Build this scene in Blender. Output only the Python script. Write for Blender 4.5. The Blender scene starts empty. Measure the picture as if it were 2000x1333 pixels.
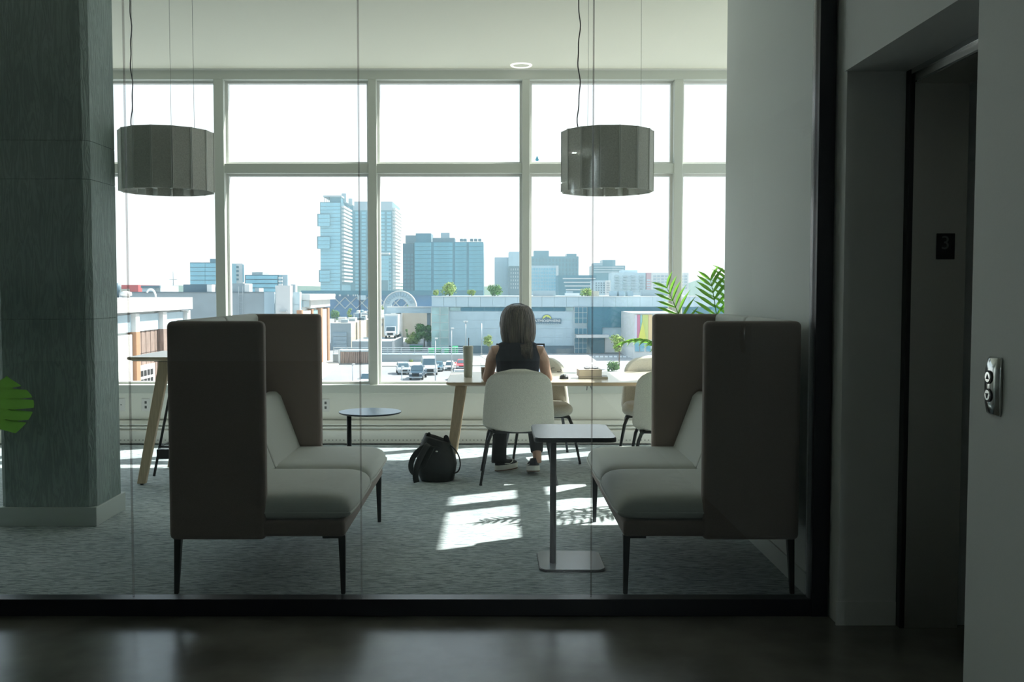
import bpy, bmesh, math, random
from mathutils import Vector, Matrix, noise
random.seed(7)
scene = bpy.context.scene
COL = scene.collection

# ------------------------------------------------------------------ camera
FPX, CX, CY = 1944.4, 967.0, 666.5
PITCH = math.atan(96.5 / FPX); EYE = 1.4
cam_data = bpy.data.cameras.new('camera'); cam_data.lens = 35.0; cam_data.sensor_width = 36.0
cam_data.shift_x = 33.0 / 2000.0; cam_data.clip_start = 0.05; cam_data.clip_end = 6000
cam = bpy.data.objects.new('camera', cam_data); COL.objects.link(cam)
cam.location = (0, 0, EYE); cam.rotation_euler = (math.pi / 2 - PITCH, 0, 0)
scene.camera = cam
_S, _C = math.sin(PITCH), math.cos(PITCH)
def ray(px, py):
    a = (px - CX) / FPX; b = (CY - py) / FPX
    return Vector((a, b * _S + _C, b * _C - _S))
def P(px, py, Y):
    d = ray(px, py); t = Y / d.y
    return Vector((d.x * t, Y, EYE + d.z * t))
def F(px, py, z=0.0):
    d = ray(px, py); t = (z - EYE) / d.z
    return Vector((d.x * t, d.y * t, z))

# ------------------------------------------------------------------ sky, sun, exposure
SUN_TO = Vector((0.853, 0.453, 1.0)).normalized()
SKY = 0.70
HALL_LAMP = 13.0     # watts of the ring lights behind the camera, seen mirrored in the glass
world = bpy.data.worlds.new('sky'); scene.world = world; world.use_nodes = True
wn = world.node_tree; wn.nodes.clear()
wo = wn.nodes.new('ShaderNodeOutputWorld'); bg = wn.nodes.new('ShaderNodeBackground')
# hazy summer sky: white at the horizon, pale blue above, a little brighter towards the sun
tcw = wn.nodes.new('ShaderNodeTexCoord'); sep = wn.nodes.new('ShaderNodeSeparateXYZ')
ramp = wn.nodes.new('ShaderNodeValToRGB'); cr = ramp.color_ramp
cr.elements[0].position = 0.0; cr.elements[0].color = (1.0, 1.0, 1.0, 1)
cr.elements[1].position = 1.0; cr.elements[1].color = (0.30, 0.54, 0.92, 1)
e_ = cr.elements.new(0.10); e_.color = (0.94, 0.975, 1.0, 1)
e_ = cr.elements.new(0.30); e_.color = (0.70, 0.86, 1.0, 1)
dt = wn.nodes.new('ShaderNodeVectorMath'); dt.operation = 'DOT_PRODUCT'; dt.inputs[1].default_value = SUN_TO
mrs = wn.nodes.new('ShaderNodeMapRange'); mrs.inputs[1].default_value = 0.2; mrs.inputs[2].default_value = 1.0
mxs = wn.nodes.new('ShaderNodeMixRGB'); mxs.inputs[2].default_value = (1.0, 1.0, 0.98, 1)
bg.inputs['Strength'].default_value = SKY
wn.links.new(tcw.outputs['Generated'], sep.inputs[0]); wn.links.new(sep.outputs['Z'], ramp.inputs[0])
wn.links.new(tcw.outputs['Generated'], dt.inputs[0]); wn.links.new(dt.outputs['Value'], mrs.inputs[0]); wn.links.new(mrs.outputs[0], mxs.inputs[0])
wn.links.new(ramp.outputs[0], mxs.inputs[1]); wn.links.new(mxs.outputs[0], bg.inputs['Color'])
wn.links.new(bg.outputs[0], wo.inputs['Surface'])
sun_d = bpy.data.lights.new('sun_offscreen', 'SUN'); sun_d.energy = 6.0; sun_d.angle = math.radians(0.6); sun_d.color = (1.0, 0.95, 0.88)
sun = bpy.data.objects.new('sun_offscreen', sun_d); COL.objects.link(sun)
sun.rotation_euler = SUN_TO.to_track_quat('Z', 'Y').to_euler(); sun.location = (60, 40, 80)
vs = scene.view_settings
vs.view_transform = 'Standard'; vs.look = 'None'; vs.gamma = 1.0; vs.use_curve_mapping = False
vs.exposure = 1.1
scene.cycles.use_denoising = True
scene.cycles.max_bounces = 12; scene.cycles.diffuse_bounces = 5; scene.cycles.transparent_max_bounces = 16
scene.cycles.caustics_reflective = False; scene.cycles.caustics_refractive = False

# ------------------------------------------------------------------ helpers
def link(o, parent=None):
    COL.objects.link(o)
    if parent is not None: o.parent = parent
    return o
def tag(o, label=None, cat=None, group=None, kind=None):
    if label: o['label'] = label
    if cat: o['category'] = cat
    if group: o['group'] = group
    if kind: o['kind'] = kind
    return o
def thing(name, label, cat, loc=(0, 0, 0), rz=0.0, group=None, kind=None):
    o = bpy.data.objects.new(name, None); o.empty_display_size = 0.1
    link(o); o.location = loc; o.rotation_euler = (0, 0, rz)
    return tag(o, label, cat, group, kind)
def dup(root, loc, rz, label=None, group=None):
    r = root.copy(); COL.objects.link(r); r.location = loc; r.rotation_euler = (0, 0, rz)
    if label: r['label'] = label
    if group: r['group'] = group
    for ch in list(root.children):
        c = ch.copy(); COL.objects.link(c); c.parent = r
        for g in list(ch.children):
            d = g.copy(); COL.objects.link(d); d.parent = c
    return r

class MB:
    def __init__(s): s.v = []; s.f = []
    def add(s, vs_, fs):
        n = len(s.v); s.v += [tuple(v) for v in vs_]; s.f += [tuple(i + n for i in f) for f in fs]; return s
    def box(s, x0, x1, y0, y1, z0, z1):
        if x0 > x1: x0, x1 = x1, x0
        if y0 > y1: y0, y1 = y1, y0
        if z0 > z1: z0, z1 = z1, z0
        return s.add([(x0,y0,z0),(x1,y0,z0),(x1,y1,z0),(x0,y1,z0),(x0,y0,z1),(x1,y0,z1),(x1,y1,z1),(x0,y1,z1)],
                     [(0,3,2,1),(4,5,6,7),(0,1,5,4),(1,2,6,5),(2,3,7,6),(3,0,4,7)])
    def hexa(s, lo, hi):   # two quads (4 points each)
        return s.add(list(lo) + list(hi), [(0,3,2,1),(4,5,6,7),(0,1,5,4),(1,2,6,5),(2,3,7,6),(3,0,4,7)])
    def prism(s, poly, a0, a1, axis='y'):
        def m(u, w, a): return {'x': (a, u, w), 'y': (u, a, w), 'z': (u, w, a)}[axis]
        n = len(poly)
        vs_ = [m(u, w, a0) for u, w in poly] + [m(u, w, a1) for u, w in poly]
        fs = [tuple(range(n)), tuple(range(2 * n - 1, n - 1, -1))] + [(i, i + n, (i + 1) % n + n, (i + 1) % n) for i in range(n)]
        return s.add(vs_, fs)
    def tube(s, pts, rad, n=8, caps=True, flat=None):
        pts = [Vector(p) for p in pts]; k = len(pts)
        if not isinstance(rad, (list, tuple)): rad = [rad] * k
        t0 = (pts[1] - pts[0]).normalized()
        ref = Vector((0, 0, 1)) if abs(t0.z) < 0.9 else Vector((1, 0, 0))
        if flat is not None: ref = Vector(flat[1])
        nrm = (ref - t0 * ref.dot(t0)).normalized()
        rings = []
        for i, p in enumerate(pts):
            t = (pts[min(i + 1, k - 1)] - pts[max(i - 1, 0)]).normalized()
            nn = nrm - t * nrm.dot(t)
            if nn.length > 1e-5: nrm = nn.normalized()
            b = t.cross(nrm)
            r = rad[i]; ra, rb = r if isinstance(r, (list, tuple)) else (r, r * (flat[0] if flat else 1))
            rings.append([p + nrm * (math.cos(2 * math.pi * j / n) * rb) + b * (math.sin(2 * math.pi * j / n) * ra) for j in range(n)])
        return s.loft(rings, caps)
    def loft(s, rings, caps=True, closed=True):
        n = len(rings[0]); vs_ = [v for r in rings for v in r]; fs = []
        for i in range(len(rings) - 1):
            for j in range(n if closed else n - 1):
                a, b = i * n + j, i * n + (j + 1) % n
                fs.append((a, b, b + n, a + n))
        if caps:
            fs.append(tuple(reversed(range(n)))); m = (len(rings) - 1) * n; fs.append(tuple(range(m, m + n)))
        return s.add(vs_, fs)
    def lathe(s, prof, n=24, c=(0, 0, 0), caps=True, sq=(1, 1)):
        return s.loft([[(c[0] + r * sq[0] * math.cos(2*math.pi*j/n), c[1] + r * sq[1] * math.sin(2*math.pi*j/n), c[2] + z) for j in range(n)] for r, z in prof], caps)
    def ell(s, c, r, nu=16, nv=10, rot=None):
        vs_ = []; c = Vector(c)
        for i in range(nv + 1):
            th = math.pi * i / nv
            for j in range(nu):
                ph = 2 * math.pi * j / nu
                d = Vector((r[0]*math.sin(th)*math.cos(ph), r[1]*math.sin(th)*math.sin(ph), -r[2]*math.cos(th)))
                if rot is not None: d = rot @ d
                vs_.append(c + d)
        fs = [(i*nu+j, i*nu+(j+1) % nu, (i+1)*nu+(j+1) % nu, (i+1)*nu+j) for i in range(nv) for j in range(nu)]
        return s.add(vs_, fs)
    def mesh(s, name, off=None):
        me = bpy.data.meshes.new(name)
        v = s.v if off is None else [(a - off[0], b - off[1], c - off[2]) for a, b, c in s.v]
        me.from_pydata(v, [], s.f); me.validate()
        bm = bmesh.new(); bm.from_mesh(me); bmesh.ops.remove_doubles(bm, verts=bm.verts, dist=1e-6)
        bmesh.ops.recalc_face_normals(bm, faces=bm.faces); bm.to_mesh(me); bm.free()
        return me
    def build(s, name, mat, parent=None, smooth=False, bevel=0, seg=2, sub=0, world=False):
        off = parent.location if (world and parent is not None) else None
        if world and parent is not None and parent.parent is not None: off = parent.parent.location
        me = s.mesh(name, off)
        o = bpy.data.objects.new(name, me); link(o, parent)
        if mat: me.materials.append(mat)
        if smooth or bevel or sub: me.polygons.foreach_set('use_smooth', [True] * len(me.polygons))
        if bevel:
            b = o.modifiers.new('bevel', 'BEVEL'); b.width = bevel; b.segments = seg; b.limit_method = 'ANGLE'; b.angle_limit = math.radians(35)
            b.harden_normals = True
        if sub:
            m = o.modifiers.new('subd', 'SUBSURF'); m.levels = sub; m.render_levels = sub
        return o
def box(name, mat, parent, x0, x1, y0, y1, z0, z1, bevel=0, seg=2, world=False):
    return MB().box(x0, x1, y0, y1, z0, z1).build(name, mat, parent, bevel=bevel, seg=seg, world=world)
def freeze(o):      # apply modifiers
    dg = bpy.context.evaluated_depsgraph_get(); dg.update()
    me = bpy.data.meshes.new_from_object(o.evaluated_get(dg)); o.modifiers.clear(); o.data = me
def struct(name, mat, b, label, bevel=0):
    o = b.build(name, mat, None, bevel=bevel); return tag(o, label, None, None, 'structure')

# ------------------------------------------------------------------ materials
MATS = {}
def mat(name, col, rough=0.6, metal=0.0, noise_scale=0, var=0.0, stretch=(1, 1, 1), bump=0.0, detail=4, spec=0.5, coat=0.0, sheen=0.0, col2=None):
    m = bpy.data.materials.new(name); m.use_nodes = True; nt = m.node_tree; b = nt.nodes['Principled BSDF']
    b.inputs['Base Color'].default_value = (*col, 1); b.inputs['Roughness'].default_value = rough; b.inputs['Metallic'].default_value = metal
    b.inputs['Specular IOR Level'].default_value = spec; b.inputs['Coat Weight'].default_value = coat; b.inputs['Sheen Weight'].default_value = sheen
    if noise_scale:
        tc = nt.nodes.new('ShaderNodeTexCoord'); mp = nt.nodes.new('ShaderNodeMapping'); mp.inputs['Scale'].default_value = stretch
        ns = nt.nodes.new('ShaderNodeTexNoise'); ns.inputs['Scale'].default_value = noise_scale; ns.inputs['Detail'].default_value = detail
        nt.links.new(tc.outputs['Object'], mp.inputs['Vector']); nt.links.new(mp.outputs[0], ns.inputs['Vector'])
        if var or col2:
            rp = nt.nodes.new('ShaderNodeValToRGB')
            c2 = col2 if col2 else tuple(c * (1 - var) for c in col); c1 = col if col2 else tuple(min(1, c * (1 + var)) for c in col)
            rp.color_ramp.elements[0].position = 0.35; rp.color_ramp.elements[1].position = 0.65
            rp.color_ramp.elements[0].color = (*c2, 1); rp.color_ramp.elements[1].color = (*c1, 1)
            nt.links.new(ns.outputs['Fac'], rp.inputs['Fac']); nt.links.new(rp.outputs[0], b.inputs['Base Color'])
        if bump:
            bp = nt.nodes.new('ShaderNodeBump'); bp.inputs['Strength'].default_value = bump; bp.inputs['Distance'].default_value = 0.01
            nt.links.new(ns.outputs['Fac'], bp.inputs['Height']); nt.links.new(bp.outputs[0], b.inputs['Normal'])
    MATS[name] = m; return m
def glass_mat(name, tint, refl=1.0, rough=0.0):
    m = bpy.data.materials.new(name); m.use_nodes = True; nt = m.node_tree; nt.nodes.clear()
    o = nt.nodes.new('ShaderNodeOutputMaterial'); mx = nt.nodes.new('ShaderNodeMixShader')
    t = nt.nodes.new('ShaderNodeBsdfTransparent'); t.inputs['Color'].default_value = (*tint, 1)
    g = nt.nodes.new('ShaderNodeBsdfGlossy'); g.inputs['Roughness'].default_value = rough; g.inputs['Color'].default_value = (1, 1, 1, 1)
    lw = nt.nodes.new('ShaderNodeLayerWeight'); pw = nt.nodes.new('ShaderNodeMath'); pw.operation = 'POWER'; pw.inputs[1].default_value = 5.0
    fr = nt.nodes.new('ShaderNodeMath'); fr.operation = 'MULTIPLY_ADD'; fr.inputs[1].default_value = 0.96; fr.inputs[2].default_value = 0.04
    nt.links.new(lw.outputs['Facing'], pw.inputs[0]); nt.links.new(pw.outputs[0], fr.inputs[0])
    mu = nt.nodes.new('ShaderNodeMath'); mu.operation = 'MULTIPLY'; mu.inputs[1].default_value = refl; mu.use_clamp = True
    nt.links.new(fr.outputs[0], mu.inputs[0]); nt.links.new(mu.outputs[0], mx.inputs['Fac'])
    nt.links.new(t.outputs[0], mx.inputs[1]); nt.links.new(g.outputs[0], mx.inputs[2]); nt.links.new(mx.outputs[0], o.inputs['Surface'])
    return m
def emit_mat(name, col, st):
    m = bpy.data.materials.new(name); m.use_nodes = True; nt = m.node_tree; nt.nodes.clear()
    o = nt.nodes.new('ShaderNodeOutputMaterial'); e = nt.nodes.new('ShaderNodeEmission')
    e.inputs['Color'].default_value = (*col, 1); e.inputs['Strength'].default_value = st
    nt.links.new(e.outputs[0], o.inputs['Surface']); return m

M_wall = mat('painted plaster', (0.74, 0.77, 0.75), 0.75, noise_scale=180, var=0.01, bump=0.03)
M_ceil = mat('ceiling paint', (0.88, 0.87, 0.755), 0.85, noise_scale=200, var=0.01, bump=0.02)
M_back = mat('sill wall paint', (0.85, 0.85, 0.78), 0.7, noise_scale=150, var=0.01)
M_frame = mat('painted aluminium', (0.62, 0.65, 0.60), 0.45)
M_heater = mat('heater enamel', (0.82, 0.82, 0.77), 0.4)
M_slot = mat('socket and hole shade', (0.10, 0.11, 0.11), 0.5)
M_black = mat('black powder coat', (0.012, 0.014, 0.018), 0.42)
M_rail = mat('black anodised rail', (0.008, 0.010, 0.016), 0.35)
M_joint = mat('silicone joint', (0.55, 0.62, 0.66), 0.2)
M_joint.node_tree.nodes['Principled BSDF'].inputs['Alpha'].default_value = 0.34
M_glass = glass_mat('partition glass', (0.955, 0.982, 0.984), 0.8)
M_wglass = glass_mat('window glass', (0.975, 0.99, 0.99), 0.7)
M_base = mat('rubber baseboard', (0.55, 0.60, 0.57), 0.5)
M_shell = mat('taupe upholstery', (0.29, 0.228, 0.205), 0.9, noise_scale=900, var=0.18, bump=0.15, sheen=0.2)
M_seat = mat('light grey upholstery', (0.61, 0.62, 0.585), 0.9, noise_scale=700, var=0.08, bump=0.1, sheen=0.2)
M_chair = mat('oatmeal boucle', (0.74, 0.72, 0.64), 0.95, noise_scale=260, var=0.14, bump=0.3, sheen=0.2)
M_leg = mat('charcoal steel', (0.035, 0.038, 0.042), 0.4, metal=0.3)
M_wood = mat('pale oak', (0.60, 0.45, 0.29), 0.45, noise_scale=6, var=0.10, stretch=(1.5, 14, 14), detail=6)
M_woodz = mat('pale oak upright', (0.60, 0.46, 0.31), 0.5, noise_scale=6, var=0.10, stretch=(14, 14, 1.5), detail=6)
M_lamtop = mat('grey laminate', (0.30, 0.32, 0.34), 0.26)
M_felt = mat('grey felt', (0.64, 0.635, 0.585), 0.95, noise_scale=120, var=0.10, bump=0.15)
M_rib = mat('white felt rib', (0.80, 0.80, 0.76), 0.95)
M_wire = mat('steel wire', (0.16, 0.17, 0.17), 0.5)
M_cord = mat('black cord', (0.015, 0.018, 0.03), 0.5)
M_steel = mat('brushed steel', (0.56, 0.56, 0.53), 0.42, metal=1.0, noise_scale=60, var=0.06, stretch=(40, 40, 1))
M_chrome = mat('polished steel', (0.62, 0.64, 0.64), 0.16, metal=1.0)
M_dark = mat('dark void', (0.01, 0.01, 0.012), 0.8)
M_white = mat('white plastic', (0.80, 0.80, 0.78), 0.4)
M_ring = emit_mat('light ring', (1, 0.97, 0.9), 0.75)
M_text3 = mat('grey numeral', (0.22, 0.24, 0.24), 0.5)
M_skin = mat('skin', (0.56, 0.34, 0.25), 0.5, noise_scale=30, var=0.04)
M_shirt = mat('black knit', (0.012, 0.016, 0.027), 0.9, noise_scale=300, var=0.2, bump=0.2)
M_pants = mat('black denim', (0.012, 0.014, 0.018), 0.85, noise_scale=200, var=0.2)
M_hair = mat('ash brown hair', (0.15, 0.118, 0.092), 0.42, noise_scale=14, stretch=(6, 6, 0.5), detail=6, col2=(0.030, 0.024, 0.021), bump=0.3)
M_canvas = mat('black canvas', (0.02, 0.022, 0.03), 0.8)
M_rubber = mat('off white rubber', (0.82, 0.82, 0.77), 0.6)
M_gum = mat('gum sole', (0.16, 0.085, 0.05), 0.7)
M_bag = mat('black leather', (0.012, 0.016, 0.018), 0.45, noise_scale=25, bump=0.25, var=0.2)
M_frond = mat('palm green', (0.115, 0.27, 0.045), 0.45, noise_scale=12, var=0.25)
M_mons = mat('leaf green', (0.13, 0.38, 0.06), 0.45, noise_scale=9, var=0.2)
for _m in (M_frond, M_mons):
    nt = _m.node_tree; b = nt.nodes['Principled BSDF']; o = nt.nodes['Material Output']
    tr = nt.nodes.new('ShaderNodeBsdfTranslucent'); mx = nt.nodes.new('ShaderNodeMixShader'); mx.inputs[0].default_value = 0.45
    tr.inputs['Color'].default_value = (0.25, 0.55, 0.08, 1)
    nt.links.new(b.outputs[0], mx.inputs[1]); nt.links.new(tr.outputs[0], mx.inputs[2]); nt.links.new(mx.outputs[0], o.inputs['Surface'])
M_pot = mat('white ceramic', (0.72, 0.72, 0.70), 0.35)
M_soil = mat('soil', (0.03, 0.02, 0.015), 0.95)
M_tumbler = mat('sage enamel', (0.42, 0.44, 0.36), 0.35)
M_coffee = mat('milky coffee', (0.30, 0.16, 0.085), 0.3)
M_cup = glass_mat('cup glass', (0.93, 0.95, 0.95), 1.0)
M_paper = mat('book pages', (0.66, 0.60, 0.49), 0.8, noise_scale=400, var=0.08, stretch=(0.1, 0.1, 4))
M_cover = mat('cream cover', (0.55, 0.47, 0.40), 0.6)
M_laptop = mat('dark aluminium', (0.06, 0.065, 0.07), 0.4, metal=0.6)
M_screen = emit_mat('laptop screen', (0.55, 0.7, 0.9), 0.6)

# carpet: grey loop pile with lengthwise streaks
def carpet():
    m = bpy.data.materials.new('streaked loop carpet'); m.use_nodes = True; nt = m.node_tree; b = nt.nodes['Principled BSDF']
    tc = nt.nodes.new('ShaderNodeTexCoord')
    def nz(scale, st, det=5, dist=0.0):
        mp = nt.nodes.new('ShaderNodeMapping'); mp.inputs['Scale'].default_value = st
        n = nt.nodes.new('ShaderNodeTexNoise'); n.inputs['Scale'].default_value = scale; n.inputs['Detail'].default_value = det; n.inputs['Distortion'].default_value = dist
        nt.links.new(tc.outputs['Object'], mp.inputs[0]); nt.links.new(mp.outputs[0], n.inputs['Vector']); return n
    a = nz(16, (0.9, 5.5, 1), 9, 1.0); c = nz(240, (0.8, 1.5, 1), 3); d = nz(1.3, (0.5, 1, 1), 3)
    def ramp(n, p0, p1, c0, c1):
        r = nt.nodes.new('ShaderNodeValToRGB'); r.color_ramp.elements[0].position = p0; r.color_ramp.elements[1].position = p1
        r.color_ramp.elements[0].color = (*c0, 1); r.color_ramp.elements[1].color = (*c1, 1); nt.links.new(n.outputs['Fac'], r.inputs[0]); return r
    ra = ramp(a, 0.36, 0.60, (0.30, 0.35, 0.37), (0.77, 0.84, 0.845)); rc = ramp(c, 0.3, 0.65, (0.6, 0.61, 0.62), (1, 1, 1)); rd = ramp(d, 0.35, 0.65, (0.82, 0.84, 0.86), (1, 1, 1))
    m1 = nt.nodes.new('ShaderNodeMixRGB'); m1.blend_type = 'MULTIPLY'; m1.inputs[0].default_value = 0.75
    m2 = nt.nodes.new('ShaderNodeMixRGB'); m2.blend_type = 'MULTIPLY'; m2.inputs[0].default_value = 1
    nt.links.new(ra.outputs[0], m1.inputs[1]); nt.links.new(rc.outputs[0], m1.inputs[2]); nt.links.new(m1.outputs[0], m2.inputs[1]); nt.links.new(rd.outputs[0], m2.inputs[2])
    nt.links.new(m2.outputs[0], b.inputs['Base Color']); b.inputs['Roughness'].default_value = 0.95; b.inputs['Specular IOR Level'].default_value = 0.2
    bp = nt.nodes.new('ShaderNodeBump'); bp.inputs['Strength'].default_value = 0.5; bp.inputs['Distance'].default_value = 0.004
    nt.links.new(c.outputs['Fac'], bp.inputs['Height']); nt.links.new(bp.outputs[0], b.inputs['Normal']); return m
M_carpet = carpet()
def concrete_form():
    m = bpy.data.materials.new('board formed concrete'); m.use_nodes = True; nt = m.node_tree; b = nt.nodes['Principled BSDF']
    tc = nt.nodes.new('ShaderNodeTexCoord'); mp = nt.nodes.new('ShaderNodeMapping'); mp.inputs['Scale'].default_value = (9, 9, 1.1)
    n = nt.nodes.new('ShaderNodeTexNoise'); n.inputs['Scale'].default_value = 2.4; n.inputs['Detail'].default_value = 5; n.inputs['Distortion'].default_value = 1.2
    n2 = nt.nodes.new('ShaderNodeTexNoise'); n2.inputs['Scale'].default_value = 1.1; n2.inputs['Detail'].default_value = 8
    w = nt.nodes.new('ShaderNodeMath'); w.operation = 'MULTIPLY'; w.inputs[1].default_value = 34
    sn = nt.nodes.new('ShaderNodeMath'); sn.operation = 'SINE'
    nt.links.new(tc.outputs['Object'], mp.inputs[0]); nt.links.new(mp.outputs[0], n.inputs['Vector']); nt.links.new(tc.outputs['Object'], n2.inputs['Vector'])
    nt.links.new(n.outputs['Fac'], w.inputs[0]); nt.links.new(w.outputs[0], sn.inputs[0])
    r = nt.nodes.new('ShaderNodeValToRGB'); r.color_ramp.elements[0].color = (0.22, 0.29, 0.27, 1); r.color_ramp.elements[1].color = (0.42, 0.50, 0.475, 1)
    r.color_ramp.elements[0].position = 0.3; r.color_ramp.elements[1].position = 0.7
    mr = nt.nodes.new('ShaderNodeMapRange'); mr.inputs[1].default_value = -1; mr.inputs[2].default_value = 1; mr.inputs[3].default_value = 0.80; mr.inputs[4].default_value = 1.08
    mx = nt.nodes.new('ShaderNodeMixRGB'); mx.blend_type = 'MULTIPLY'; mx.inputs[0].default_value = 0.9
    nt.links.new(n2.outputs['Fac'], r.inputs[0]); nt.links.new(sn.outputs[0], mr.inputs[0]); nt.links.new(r.outputs[0], mx.inputs[1]); nt.links.new(mr.outputs[0], mx.inputs[2])
    nt.links.new(mx.outputs[0], b.inputs['Base Color']); b.inputs['Roughness'].default_value = 0.7
    bp = nt.nodes.new('ShaderNodeBump'); bp.inputs['Strength'].default_value = 0.35; bp.inputs['Distance'].default_value = 0.006
    nt.links.new(sn.outputs[0], bp.inputs['Height']); nt.links.new(bp.outputs[0], b.inputs['Normal']); return m
M_col = concrete_form()
M_hall = mat('polished concrete', (0.17, 0.165, 0.145), 0.23, noise_scale=2.2, var=0.28, detail=9, bump=0.015, spec=0.6)

# ================================================================== ROOM SHELL
ZC = 3.42; YB = 9.15; XL = -9.4; YH = -11.5; XW = 2.32; XR = 1.44; YG = 4.27; YCOR = 6.26  # XL: unseen left end, room and window lengthened for more daylight
struct('floor_lounge', M_carpet, MB().box(XL, XW + 0.2, 4.30, YB + 0.2, -0.3, 0), 'grey streaked loop carpet of the lounge')
struct('floor_hall', M_hall, MB().box(XL, 2.3, YH, 4.30, -0.3, 0), 'dark polished concrete floor of the hall')
struct('ceiling_lounge', M_ceil, MB().box(XL, XW + 0.3, 4.2, YB + 0.25, ZC, ZC + 0.3), 'plain cream ceiling over the lounge')
struct('ceiling_hall', M_ceil, MB().box(XL, 2.3, YH, 4.2, ZC, ZC + 0.3), 'plain ceiling over the hall')
struct('wall_left', M_wall, MB().box(XL - 0.2, XL, YH, YB + 0.25, -0.3, ZC), 'plain white wall')
struct('wall_rear', M_wall, MB().box(XL, 2.3, YH - 0.2, YH, -0.3, ZC), 'plain white wall of the hall')
b = MB().box(XR, 2.3, 4.12, YCOR, -0.3, ZC)
struct('wall_right', M_wall, b, 'pale wall beside the lounge with an outside corner')
b = MB().box(1.43, 2.3, YH, 2.987, -0.3, ZC); b.box(1.43, 2.3, 2.987, 4.12, 2.30, ZC)
struct('wall_elevator', M_wall, b, 'pale blue grey wall around the elevator recess')
struct('wall_shaft', M_wall, MB().box(2.22, 2.3, 2.987, 4.12, -0.3, 2.30), 'dark shaft wall behind the elevator door')
struct('wall_back', M_back, MB().box(XL, XW + 0.2, YB, YB + 0.18, -0.3, 0.466), 'low cream wall under the long window')
struct('wall_side', M_back, MB().box(XW, XW + 0.18, YCOR, YB, -0.3, 0.466), 'low cream wall under the side window')
struct('wall_side_pier', M_wall, MB().box(XW, XW + 0.18, YCOR, 6.70, 0.466, ZC), 'pale pier at the start of the side window')
struct('baseboard_right', M_base, MB().box(XR - 0.009, XR, 4.30, YCOR, 0, 0.10), 'pale grey baseboard along the right wall')
struct('baseboard_elevator', M_wall, MB().box(1.43, 1.68, 4.113, 4.12, 0, 0.10), 'pale baseboard on the elevator reveal')
struct('trim_1', M_white, MB().box(XL, XW, YB - 0.02, YB, ZC - 0.012, ZC), 'thin white ceiling edge above the window')

# -------- long window
def window(name, label, along, c0, c1, pos, mull, panes_w, out):
    """along: 'x' (wall at Y=pos) or 'y' (wall at X=pos)"""
    root = thing(name, label, None, kind='structure')
    def bx(a0, a1, d0, d1, z0, z1, nm, m, bev=0.004):
        if along == 'x': return box(nm, m, root, a0, a1, pos + d0, pos + d1, z0, z1, bevel=bev)
        return box(nm, m, root, pos + d0, pos + d1, a0, a1, z0, z1, bevel=bev)
    bx(c0, c1, -0.03, 0.16, 0.466, 0.542, 'window_sill', M_frame)
    bx(c0, c1, 0, 0.15, 3.328, ZC, 'head_rail', M_frame)
    bx(c0, c1, 0.012, 0.15, 2.483, 2.571, 'transom', M_frame)
    ed = [c0] + [m for m in mull] + [c1]
    for (m0, m1) in mull: bx(m0, m1, 0, 0.15, 0.542, 3.328, 'mullion', M_frame)
    st = c0
    for i in range(len(mull) + 1):
        en = mull[i][0] if i < len(mull) else c1
        for z0, z1 in ((0.542, 2.483), (2.571, 3.328)):
            b = MB(); t = 0.022      # glazing bead
            for (a0, a1, q0, q1) in ((st, en, z0, z0 + t), (st, en, z1 - t, z1), (st, st + t, z0 + t, z1 - t), (en - t, en, z0 + t, z1 - t)):
                if along == 'x': b.box(a0, a1, pos + 0.085, pos + 0.14, q0, q1)
                else: b.box(pos + 0.085, pos + 0.14, a0, a1, q0, q1)
            b.build('glazing_bead', M_white, root)
            if along == 'x': box('pane', M_wglass, root, st, en, pos + 0.110, pos + 0.1105, z0, z1)
            else: box('pane', M_wglass, root, pos + 0.110, pos + 0.1105, st, en, z0, z1)
        if i < len(mull): st = mull[i][1]
    return root
mul = [(-8.15, -8.07), (-6.755, -6.675), (-5.355, -5.275), (-3.96, -3.875), (-2.562, -2.473), (-1.156, -1.082), (0.247, 0.315), (1.632, 1.712)]
window('window_1', 'long curtain wall window looking over the town', 'x', XL, XW + 0.15, YB, mul, None, 1)
window('window_2', 'side window of the alcove behind the right wall', 'y', 6.70, YB, XW, [(7.73, 7.85), (8.22, 8.34)], None, 1)

# -------- glass partition of the hall
gp = thing('window_3', 'frameless glass partition with black floor rail and post', None, kind='structure')
box('floor_rail', M_rail, gp, XL, 1.43, 4.23, 4.305, 0, 0.074, bevel=0.003)
box('head_rail', M_rail, gp, XL, 1.43, 4.23, 4.305, 3.34, ZC)
box('post', M_rail, gp, 1.362, 1.432, 4.225, 4.305, 0.0, ZC, bevel=0.003)
box('glazing_channel', M_joint, gp, 1.352, 1.362, 4.25, 4.29, 0.074, 3.34)
jx = [-8.55, -7.55, -6.55, -5.555, -4.56, -3.565, -2.57, -1.572, -0.580, 0.417]
ed = [XL] + jx + [1.352]
for i in range(len(ed) - 1):
    box('pane', M_glass, gp, ed[i] + 0.0035, ed[i + 1] - 0.0035, YG - 0.0003, YG + 0.0003, 0.06, 3.35)
for x in jx: box('silicone_joint', M_joint, gp, x - 0.0035, x + 0.0035, YG - 0.004, YG + 0.004, 0.074, 3.34)

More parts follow.
